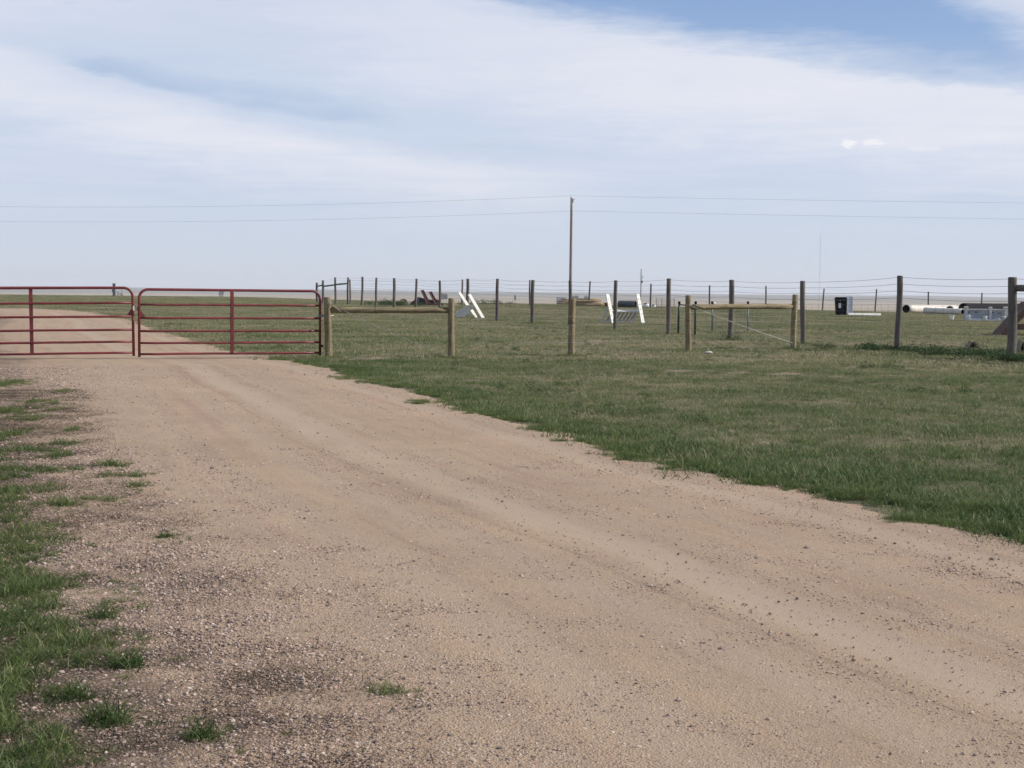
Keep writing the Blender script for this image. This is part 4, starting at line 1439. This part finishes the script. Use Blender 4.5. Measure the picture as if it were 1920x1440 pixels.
def blades(n, radius, hmin, hmax, width, curve, seg=3, splay=0.5, rnd=None, clump=0.0, flat=0.0):
    """a patch of bent tapering blades"""
    rnd = rnd or random
    V = []; Fc = []; S = []; A = []
    centers = [(rnd.uniform(-radius, radius), rnd.uniform(-radius, radius)) for _ in range(max(1, int(n * .06)))]
    for _ in range(n):
        if rnd.random() < clump:
            c = rnd.choice(centers); x = c[0] + rnd.gauss(0, radius * .10); y = c[1] + rnd.gauss(0, radius * .10)
        else:
            a = rnd.uniform(0, 6.283); q = radius * math.sqrt(rnd.random()); x, y = math.cos(a) * q, math.sin(a) * q
        h = rnd.uniform(hmin, hmax) * (1 - .35 * min(1, math.hypot(x, y) / (radius + 1e-6)))
        az_ = rnd.uniform(0, 6.283)
        tilt = rnd.uniform(0.05, splay) + flat * rnd.uniform(.7, 1)
        cv_ = curve * rnd.uniform(.4, 1.3)
        fa = rnd.uniform(0, 6.283)
        wx, wy = math.cos(fa) * width * .5, math.sin(fa) * width * .5
        sh = rnd.random()
        b = len(V)
        px_, py_, pz_ = x, y, -.008
        for i in range(seg + 1):
            t = i / seg
            ww = (1 - t ** 1.8) * rnd.uniform(.9, 1.1)
            if i == seg:
                V.append((px_, py_, pz_)); S.append(sh); A.append(1.0)
            else:
                V.append((px_ - wx * ww, py_ - wy * ww, pz_)); V.append((px_ + wx * ww, py_ + wy * ww, pz_))
                S += [sh, sh]; A += [t, t]
            ang = min(tilt + cv_ * t, 1.9)
            px_ += math.sin(ang) * math.cos(az_) * h / seg
            py_ += math.sin(ang) * math.sin(az_) * h / seg
            pz_ = max(pz_ + math.cos(ang) * h / seg, .002)
        for i in range(seg - 1):
            a0 = b + i * 2
            Fc.append((a0, a0 + 1, a0 + 3, a0 + 2))
        a0 = b + (seg - 1) * 2
        Fc.append((a0, a0 + 1, a0 + 2))
    return V, Fc, S, A

def make_coll(name, meshes):
    c = bpy.data.collections.new(name)
    for i, me in enumerate(meshes):
        o = bpy.data.objects.new('%s_%02d' % (name, i), me)
        c.objects.link(o)
    return c

def scatter(name, coll, nvar, P, rot, scl, tint, label=None, cat=None):
    P = np.asarray(P, float)
    n = len(P)
    me = bpy.data.meshes.new(name)
    me.vertices.add(n)
    me.vertices.foreach_set('co', P.astype(np.float32).ravel())
    for an, ty, data in (('rotz', 'FLOAT', rot), ('scl', 'FLOAT', scl), ('tint', 'FLOAT', tint), ('pick', 'INT', rng.integers(0, nvar, n))):
        a_ = me.attributes.new(an, ty, 'POINT')
        a_.data.foreach_set('value', np.asarray(data, np.int32 if ty == 'INT' else np.float32))
    me.update()
    o = bpy.data.objects.new(name, me)
    COL.objects.link(o)
    ng = bpy.data.node_groups.new(name + '_nodes', 'GeometryNodeTree')
    ng.interface.new_socket('Geometry', in_out='INPUT', socket_type='NodeSocketGeometry')
    ng.interface.new_socket('Geometry', in_out='OUTPUT', socket_type='NodeSocketGeometry')
    N = ng.nodes; Lk = ng.links
    gi = N.new('NodeGroupInput'); go = N.new('NodeGroupOutput')
    ip = N.new('GeometryNodeInstanceOnPoints')
    ci = N.new('GeometryNodeCollectionInfo')
    ci.inputs[0].default_value = coll
    ci.inputs['Separate Children'].default_value = True
    ci.inputs['Reset Children'].default_value = True
    def na(nm, ty):
        q = N.new('GeometryNodeInputNamedAttribute'); q.data_type = ty; q.inputs['Name'].default_value = nm
        return q.outputs['Attribute']
    cx = N.new('ShaderNodeCombineXYZ')
    Lk.new(na('rotz', 'FLOAT'), cx.inputs[2])
    e2r = N.new('FunctionNodeEulerToRotation')
    Lk.new(cx.outputs[0], e2r.inputs[0])
    mp = N.new('GeometryNodeMeshToPoints')
    Lk.new(gi.outputs[0], mp.inputs['Mesh'])
    Lk.new(mp.outputs[0], ip.inputs['Points'])
    Lk.new(ci.outputs[0], ip.inputs['Instance'])
    ip.inputs['Pick Instance'].default_value = True
    Lk.new(na('pick', 'INT'), ip.inputs['Instance Index'])
    Lk.new(e2r.outputs[0], ip.inputs['Rotation'])
    Lk.new(na('scl', 'FLOAT'), ip.inputs['Scale'])
    Lk.new(ip.outputs[0], go.inputs[0])
    md = o.modifiers.new('scatter', 'NODES'); md.node_group = ng
    o['kind'] = 'stuff'
    if label: o['label'] = label; o['category'] = cat
    return o

def cone_points(density, y0, y1, x_margin=3.0, tanv=0.40):
    """random points over the ground in a wide fan in front of the camera"""
    hw = tanv * y1 + x_margin
    n = int(density * 2 * hw * (y1 - y0))
    y = rng.uniform(y0, y1, n); x = rng.uniform(-hw, hw, n)
    k = np.abs(x) < tanv * y + x_margin
    return x[k], y[k]

def mixnoise(x, y):
    return .5 + .25 * wav(x, y, 1.9, 7) + .18 * wav(x, y, .7, 8) + .15 * wav(x, y, 5.5, 9)

rd = random.Random(11)
near_c = make_coll('pasture_patch', [proto_mesh('pasture_patch', *blades(190, .26, .025, .085, .0048, 1.3, 3, .8, rd, .55)[:2], M['blade'], *[None, None]) if False else
         (lambda b: proto_mesh('pasture_patch', b[0], b[1], M['blade'], b[2], b[3]))(blades(190, .26, .025, .085, .0048, 1.3, 3, .8, rd, .55)) for _ in range(6)])
far_c = make_coll('field_patch', [(lambda b: proto_mesh('field_patch', b[0], b[1], M['blade'], b[2], b[3]))(blades(230, .75, .03, .11, .012, 1.2, 2, .9, rd, .6)) for _ in range(6)])
tuft_meshes = [(lambda b: proto_mesh('tuft', b[0], b[1], M['lush'], b[2], b[3]))(blades(90, .07, .04, .14, .0042, 1.6, 4, 1.15, rd, .2)) for _ in range(6)]
tuft_c = make_coll('tuft', tuft_meshes)
straw_c = make_coll('straw', [(lambda b: proto_mesh('straw', b[0], b[1], M['straw'], b[2], b[3]))(blades(60, .12, .03, .10, .0028, .5, 2, .6, rd, .3, flat=1.1)) for _ in range(5)])
def leafy(rnd):
    V = []; Fc = []; S = []; A = []
    for _ in range(90):
        a = rnd.uniform(0, 6.283); q = .16 * math.sqrt(rnd.random()); z = rnd.uniform(.02, .24) * (1 - q * 3.2)
        c = Vector((math.cos(a) * q, math.sin(a) * q, z))
        d = Vector((rnd.uniform(-1, 1), rnd.uniform(-1, 1), rnd.uniform(-.2, .8))).normalized()
        s = d.cross(Vector((rnd.uniform(-1, 1), rnd.uniform(-1, 1), 1))).normalized()
        l = rnd.uniform(.03, .06); b = len(V)
        for p in (c, c + d * l * .5 + s * l * .25, c + d * l, c + d * l * .5 - s * l * .25): V.append(tuple(p))
        sh = rnd.random(); S += [sh] * 4; A += [0, .5, 1, .5]
        Fc.append((b, b + 1, b + 2, b + 3))
    return V, Fc, S, A
weed_c = make_coll('weed', [(lambda b: proto_mesh('weed', b[0], b[1], M['weed'], b[2], b[3]))(leafy(rd)) for _ in range(4)])

# bare soil worn through the grass along the tan fence and beyond it
BARE = [(690, 673.5, 62, 2.6), (640, 676, 26, 2.0), (985, 668, 50, 1.6), (1190, 663.5, 38, 1.5), (1300, 699, 66, 2.6), (1385, 700, 40, 1.6), (1480, 702.5, 50, 1.6), (1555, 707, 28, 1.2),
        (1122, 639, 26, 2.2), (1250, 661, 16, 1.2), (960, 725, 16, 1.2), (1660, 705, 30, 1.2), (880, 714, 18, 1.2), (1430, 832, 12, 2.4), (1372, 810, 10, 2.0), (820, 752, 14, 1.4), (1180, 1e9, 0, 0)][:-1]
BE = []
for (cx, cy, rx, ry) in BARE:
    g = ground(cx, cy)
    BE.append((g.x, g.y, rx / FP * g.y, ry * g.y ** 2 / (CAM_H * FP)))
def in_bare(x, y):
    m = np.zeros(len(x), bool)
    for (cx, cy, rx, ry) in BE:
        m |= (((x - cx) / rx) ** 2 + ((y - cy) / ry) ** 2 < .7 + .6 * wav(x, y, .8, 14)) & (rng.random(len(x)) < .72)
    return m
for (cx, cy, rx, ry) in BE:
    n = 40
    vs = [(cx, cy, gz(cx, cy) + .010)]
    for ring in (.35, .7, 1.0):
        for i in range(n):
            a = 6.2832 * i / n
            q = ring * (1 + (.16 * math.sin(3 * a + cx) + .10 * math.sin(7 * a + cy) + random.uniform(-.07, .07)) * ring)
            X_, Y_ = cx + math.cos(a) * rx * q, cy + math.sin(a) * ry * q
            vs.append((X_, Y_, gz(X_, Y_) + .010 - (.016 if ring == 1.0 else 0)))
    fs = [(0, 1 + i, 1 + (i + 1) % n) for i in range(n)]
    for rg in range(2):
        fs += [(1 + rg * n + i, 1 + (rg + 1) * n + i, 1 + (rg + 1) * n + (i + 1) % n, 1 + rg * n + (i + 1) % n) for i in range(n)]
    build('bare_soil', vs, fs, M['bare'], smooth=True, kind='structure')

# pasture right of the road, short grass
def in_pasture(x, y, pad=0.0):
    far_ok = y > YFAR + .5
    return far_ok | (x > xr(np.minimum(y, YFAR)) - pad)

x, y = cone_points(26, 7.5, 30)
edge_j = .10 + .48 * wav(x, y, 1.7, 10) + .26 * wav(x, y, .5, 11)
k = in_pasture(x, y, 0) & (x > xr(y) + edge_j)
nz = mixnoise(x, y)
dedge = x - xr(y)
k &= (rng.random(len(x)) < np.clip(1.3 * nz + .35 + .5 * np.exp(-dedge / .5), .15, 1)) & ~in_bare(x, y)
x, y, nz, dedge = x[k], y[k], nz[k], dedge[k]
n = len(x)
z = terrain(x, y) + .004
cl = np.clip(.5 + .8 * wav(x, y, .62, 23) + .4 * wav(x, y, 1.6, 24), 0, 1)
scl = rng.uniform(.7, 1.25, n) * (0.50 + .40 * np.clip(nz, 0, 1) + .75 * cl ** 1.5) * (1 + .40 * np.exp(-np.abs(dedge - .3) / .5)) * np.interp(y, [8, 20, 30], [1.15, .9, .85])
tint = np.clip(.5 + .35 * (.5 - nz) + rng.normal(0, .17, n) + .25 * (.5 - cl) - .22 * np.exp(-dedge / 1.2) - .12 * sstep(16, 8, y), 0, 1)
scatter('pasture_grass', near_c, 6, np.column_stack([x, y, z]), rng.uniform(0, 6.28, n), scl, tint)

x, y = cone_points(5.0, 29.5, 70, 3.0)
x2, y2 = cone_points(2.4, 70, 150, 3.0)
x = np.concatenate([x, x2]); y = np.concatenate([y, y2])
x3, y3 = cone_points(.6, 150, 215, 3.0)
k3 = x3 < -.08 * y3
x = np.concatenate([x, x3[k3]]); y = np.concatenate([y, y3[k3]])
k = in_pasture(x, y, -.1)
nz = mixnoise(x / 3, y / 3)
k &= (rng.random(len(x)) < np.clip(.45 + 1.0 * nz, .2, 1)) & ~in_bare(x, y)
x, y, nz = x[k], y[k], nz[k]
n = len(x)
scatter('field_grass', far_c, 6, np.column_stack([x, y, terrain(x, y)]), rng.uniform(0, 6.28, n), rng.uniform(.6, 1.3, n) * (.55 + .6 * np.clip(nz, 0, 1) + .35 * np.clip(wav(x, y, 2.6, 25), 0, 1)),
        np.clip(.56 + .6 * (.5 - nz) + rng.normal(0, .20, n), 0, 1))

# taller tufts, dead straw and weeds mixed into the near pasture
def extra(name, coll, nv, dens, y0, y1, thr, lo, hi, tm, ts, zoff=.002, wl=2.3, kk=16, edge=.1):
    x, y = cone_points(dens, y0, y1)
    m_ = .5 + .5 * wav(x, y, wl, kk)
    k = in_pasture(x, y, -edge) & (rng.random(len(x)) < np.clip((m_ - thr) * 3, 0.03, 1))
    x, y, m_ = x[k], y[k], m_[k]
    n = len(x)
    scatter(name, coll, nv, np.column_stack([x, y, terrain(x, y) + zoff]), rng.uniform(0, 6.28, n), rng.uniform(lo, hi, n) * (.7 + .5 * m_), np.clip(rng.normal(tm, ts, n), 0, 1))
extra('tall_tufts', tuft_c, 6, 12, 7.5, 40, .50, .5, 1.15, .36, .24)
extra('straw_litter', straw_c, 5, 16, 7.5, 40, .45, .7, 1.3, .60, .25, wl=3.1, kk=17)
extra('low_weeds', weed_c, 4, 3.5, 8, 60, .58, .18, .5, .35, .25, wl=4.3, kk=18)
# thicker growth round the post feet
P_ = []
for (base, sc_, g) in npst:
    for _ in range(26):
        a = rng.uniform(0, 6.283); q = .08 + .22 * rng.random() ** 1.5
        P_.append((g.x + math.cos(a) * q, g.y + math.sin(a) * q, g.z))
for (base, sc_) in tall_posts[:12]:
    g = Vector(base) + TL
    for _ in range(36):
        a = rng.uniform(0, 6.283); q = .09 + .35 * rng.random() ** 1.5
        P_.append((g.x + math.cos(a) * q, g.y + math.sin(a) * q, g.z))
n = len(P_)
scatter('post_foot_grass', tuft_c, 6, P_, rng.uniform(0, 6.28, n), rng.uniform(.7, 1.5, n), np.clip(rng.normal(.6, .25, n), 0, 1))

# grass on the left verge: dense at the far left, patches thinning over the gravel
GD_px = [(-200, 712), (-20, 800), (20, 870), (40, 960), (80, 1040), (150, 1130), (190, 1220), (140, 1300), (150, 1370), (160, 1440), (150, 1560)]
GD = np.array([(ground(*e).x, ground(*e).y) for e in GD_px])[::-1]
blobs = [(15, 722, 42, 7), (60, 757, 26, 5), (118, 736, 16, 4), (22, 775, 52, 9), (100, 760, 16, 5), (105, 772, 18, 4), (55, 787, 36, 7), (10, 822, 24, 13), (40, 848, 50, 7),
         (100, 857, 34, 8), (145, 808, 16, 5), (118, 836, 20, 6), (50, 888, 55, 11), (120, 886, 30, 5), (205, 877, 42, 5), (262, 895, 24, 5), (205, 896, 22, 4), (262, 914, 22, 4),
         (85, 922, 34, 8), (10, 930, 28, 10), (115, 952, 52, 8), (150, 945, 22, 5), (215, 944, 20, 4), (100, 1020, 60, 16), (30, 1000, 40, 12), (305, 1013, 17, 5),
         (70, 1060, 60, 14), (140, 1098, 40, 10), (45, 1120, 60, 22), (185, 1115, 18, 6), (200, 1160, 40, 12), (225, 1140, 20, 6), (120, 1200, 50, 22), (175, 1235, 40, 14),
         (60, 1230, 60, 25), (235, 1257, 36, 11), (20, 1290, 60, 25), (100, 1315, 40, 18), (205, 1362, 40, 16), (50, 1380, 70, 30), (385, 1390, 34, 9), (30, 1440, 100, 30), (140, 1440, 40, 16),
         (720, 1308, 8, 3), (0, 1060, 60, 30), (0, 1180, 70, 40)]
P_ = []; T_ = []; S_ = []
for (cx, cy, rx, ry) in blobs:
    g = ground(cx, cy)
    s = FP / g.y
    rX = rx / s; rY = min(ry * g.y ** 2 / (CAM_H * FP), 2.2)
    area = math.pi * rX * rY
    dens = 110 if g.y < 14 else 90
    n = int(area * dens) + 2
    for _ in range(n):
        a = rng.uniform(0, 6.283); q = rng.random() ** .6 * 1.15
        xx, yy = g.x + math.cos(a) * q * rX, g.y + math.sin(a) * q * rY
        P_.append((xx, yy, gz(xx, yy) + .014)); S_.append(rng.uniform(.35, .95) * (1.15 - .6 * q) * (1.0 if g.y < 9 else 1.35)); T_.append(.45 + rng.normal(0, .12))
for (cx, cy, rx, ry) in blobs:
    g = ground(cx, cy)
    s = FP / g.y
    rX = rx / s; rY = min(ry * g.y ** 2 / (CAM_H * FP), 2.2)
    for _ in range(int(12 + rX * rY * 40)):
        xx, yy = g.x + rng.normal(0, 1) * (rX * .9 + .05), g.y + rng.normal(0, 1) * (rY * .9 + .05)
        P_.append((xx, yy, gz(xx, yy) + .014)); S_.append(rng.uniform(.12, .45)); T_.append(.5 + rng.normal(0, .2))
# the dense verge
x = rng.uniform(-14, 1, 60000); y = rng.uniform(3.0, 23, 60000)
gx = np.interp(y, GD[:, 1], GD[:, 0])
dd = gx - x + .25 * wav(x, y, .9, 12) + .15 * wav(x, y, .33, 13)
pk = (dd > 0) & (x > -.36 * y - 2.2) & (rng.random(len(x)) < np.clip(dd * 2.5 + .25, 0, 1) * (.45 + .55 * (mixnoise(x * 1.7, y * 1.7) > .42)))
x, y = x[pk], y[pk]
keep = rng.random(len(x)) < np.interp(y, [3, 12, 30], [1, .7, .4])
x, y = x[keep], y[keep]
for a, b, zz, ss in zip(x, y, terrain(x, y), rng.uniform(.6, 1.1, len(x))):
    P_.append((a, b, zz + .014)); S_.append(ss); T_.append(.46 + rng.normal(0, .18))
# ragged creeping tufts along the right road edge
ys = 8 + 22 * rng.random(1500) ** 1.4
xs = xr(ys); xs = xs + .10 + .48 * wav(xs, ys, 1.7, 10) + .26 * wav(xs, ys, .5, 11) + rng.normal(0, .10, 1500)
for a, b in zip(xs, ys):
    P_.append((a, b, gz(a, b) + .014)); S_.append(rng.uniform(.35, .95)); T_.append(.42 + rng.normal(0, .14))
n = len(P_)
scatter('verge_grass', tuft_c, 6, P_, rng.uniform(0, 6.28, n), S_, T_)

# dead thatch on the verge
x = rng.uniform(-8, 1.2, 60000); y = rng.uniform(3.4, 20, 60000)
lt, _a = lateral(x, y)
nz = mixnoise(x * 1.3, y * 1.3)
k = (lt > 4.1) & (rng.random(len(x)) < np.clip((lt - 3.9) * .8, 0, .95) * np.clip((nz - .30) * 3, 0, 1)) & (x > -.40 * y - 1)
x, y = x[k], y[k]; n = len(x)
scatter('dead_grass', straw_c, 5, np.column_stack([x, y, terrain(x, y) + .014]), rng.uniform(0, 6.28, n), rng.uniform(.7, 1.4, n), np.clip(rng.normal(.30, .22, n), 0, 1))

# leafy weeds under the tall fence
P_ = []; WS = []
for (px, py, spread, num) in ((1687, 660, .9, 46), (1640, 657, .5, 16), (1760, 668, .8, 30), (1850, 668, .6, 26), (1900, 680, .7, 50), (1540, 655, .4, 8), (1375, 640, .3, 6), (1905, 672, .9, 20), (735, 572, 1.6, 30), (760, 574, 1.2, 16), (968, 569, 3.0, 40), (920, 571, 1.6, 14)):
    g = ground(px, py)
    for _ in range(num):
        xx = g.x + rng.normal(0, spread * .6); yy = g.y + rng.normal(0, spread * .35)
        P_.append((xx, yy, gz(xx, yy))); WS.append(1.9 if g.y > 70 else 1.0)
n = len(P_)
scatter('fence_weeds', weed_c, 4, P_, rng.uniform(0, 6.28, n), rng.uniform(.5, 1.15, n) * np.array(WS), rng.uniform(.2, .6, n))

# distinct tufts standing alone on the gravel
solo = [((200, 1366), 1.25, 'lone spiky green grass tuft on dark dirt near the bottom left corner'), ((383, 1392), .9, 'low green grass tuft standing alone on gravel near the bottom edge'),
        ((238, 1258), 1.15, 'green grass tuft leaning right at the end of the middle left grass tongue'), ((305, 1014), .55, 'tiny grass tuft alone on pale gravel, left of the road centre'),
        ((190, 1165), .9, 'green grass tuft on gravel just right of the dense verge'), ((145, 1320), 1.0, 'thin leggy grass tuft between the verge and the lone spiky tuft')]
for (pp, sc_, lab) in solo:
    g = ground(*pp)
    b = blades(170, .055, .05, .15, .0042, 1.4, 4, 1.0, rd, .15)
    me = proto_mesh('grass_tuft', b[0], b[1], M['lush'], b[2], b[3])
    o = bpy.data.objects.new('grass_tuft', me); COL.objects.link(o)
    o.location = g + Vector((0, 0, .014)); o.scale = (sc_,) * 3
    tag(o, lab, 'grass tuft', 'lone grass tufts on the gravel')

# ---------------------------------------------------------------- loose stones
def stone_material():
    m, t, p = new_mat('loose_gravel_stones')
    tint = t.attr('tint', 'INSTANCER')
    col = t.ramp(tint, [(0.0, (.075, .065, .065)), (0.16, (.16, .12, .105)), (0.36, (.34, .24, .195)), (0.58, (.44, .32, .26)), (0.8, (.54, .43, .35)), (1.0, (.68, .61, .53))])
    n_ = t.noise(t.obj(), 3.0, 3, .6)
    col = t.mix(t.ss(n_, .3, .7, 0, .35), col, (.38, .28, .22))
    t.put(p.inputs['Base Color'], col)
    p.inputs['Roughness'].default_value = .85
    return m
M['stones'] = stone_material()
sm = []
for q in range(7):
    bm = bmesh.new(); bmesh.ops.create_icosphere(bm, subdivisions=1, radius=1)
    sx, sy, sz = random.uniform(.7, 1.2), random.uniform(.6, 1.0), random.uniform(.42, .75)
    for v_ in bm.verts:
        k_ = 1 + random.uniform(-.22, .22)
        v_.co = Vector((v_.co.x * sx * k_, v_.co.y * sy * k_, v_.co.z * sz * k_ + sz * .35))
    me = bpy.data.meshes.new('pebble'); bm.to_mesh(me); bm.free(); me.materials.append(M['stones'])
    sm.append(me)
stone_c = make_coll('pebble', sm)
x, y = cone_points(6200, 3.3, 8.0, .35, .355)
x2, y2 = cone_points(2600, 8.0, 13, .4, .355)
x3, y3 = cone_points(420, 13, 26, .4, .355)
x = np.concatenate([x, x2, x3]); y = np.concatenate([y, y2, y3])
k = (x < xr(y) - .02) & (x > xl(y))
x, y = x[k], y[k]
lt, _a = lateral(x, y)
nz = mixnoise(x * 1.5, y * 1.5)
dn = .40 + .60 * sstep(3.1, 4.3, lt) + .45 * np.exp(-((lt - 1.35) / .45) ** 2) * (y < 12)
dn *= (1 - .88 * np.exp(-((lt - 2.2) / .30) ** 4)) * (1 - .75 * np.exp(-((lt - .6) / .22) ** 4))
dn *= np.clip(.55 + .8 * nz, .25, 1.3)
dn *= 1 - .65 * sstep(4.8, 5.5, lt + .5 * wav(x, y, 1.1, 20))
k = rng.random(len(x)) < np.clip(dn, 0, 1)
x, y, lt = x[k], y[k], lt[k]
n = len(x)
sz = .0030 * np.exp(rng.normal(0, .42, n)) * (1 + .35 * sstep(3.5, 5, lt)) * np.interp(y, [4, 12, 26], [1, 1.4, 2.2])
sz = np.minimum(sz, .010 * np.interp(y, [4, 12, 26], [1, 1.3, 1.8]))
big = rng.random(n) < .004
sz = np.where(big, sz * rng.uniform(1.3, 1.7, n), sz)
z = terrain(x, y) + .0155
tt = np.clip(np.where(rng.random(n) < np.interp(lt, [2.5, 4.2], [.05, .28]), rng.normal(.14, .10, n), rng.normal(.52, .19, n)), 0, .93)
tt = np.where(big & (rng.random(n) < .3), .16, tt)
scatter('loose_gravel', stone_c, 7, np.column_stack([x, y, z]), rng.uniform(0, 6.28, n), sz, tt)

# ---------------------------------------------------------------- haze
hb = MB().box((0, 0, 22.0), (15000, 21000, 88))
hz_o = hb.build('haze', None, kind='stuff')
hz_o.location = (0, 0, 0)
hm = bpy.data.materials.new('pale_haze')
hm.use_nodes = True
ht = NT(hm.node_tree); ht.n.clear()
ho = ht.n.new('ShaderNodeOutputMaterial')
pv = ht.n.new('ShaderNodeVolumePrincipled')
pv.inputs['Color'].default_value = (.86, .90, .97, 1)
pv.inputs['Density'].default_value = 0.00010
pv.inputs['Anisotropy'].default_value = 0.1
ht.l.new(pv.outputs[0], ho.inputs['Volume'])
hz_o.data.materials.append(hm)
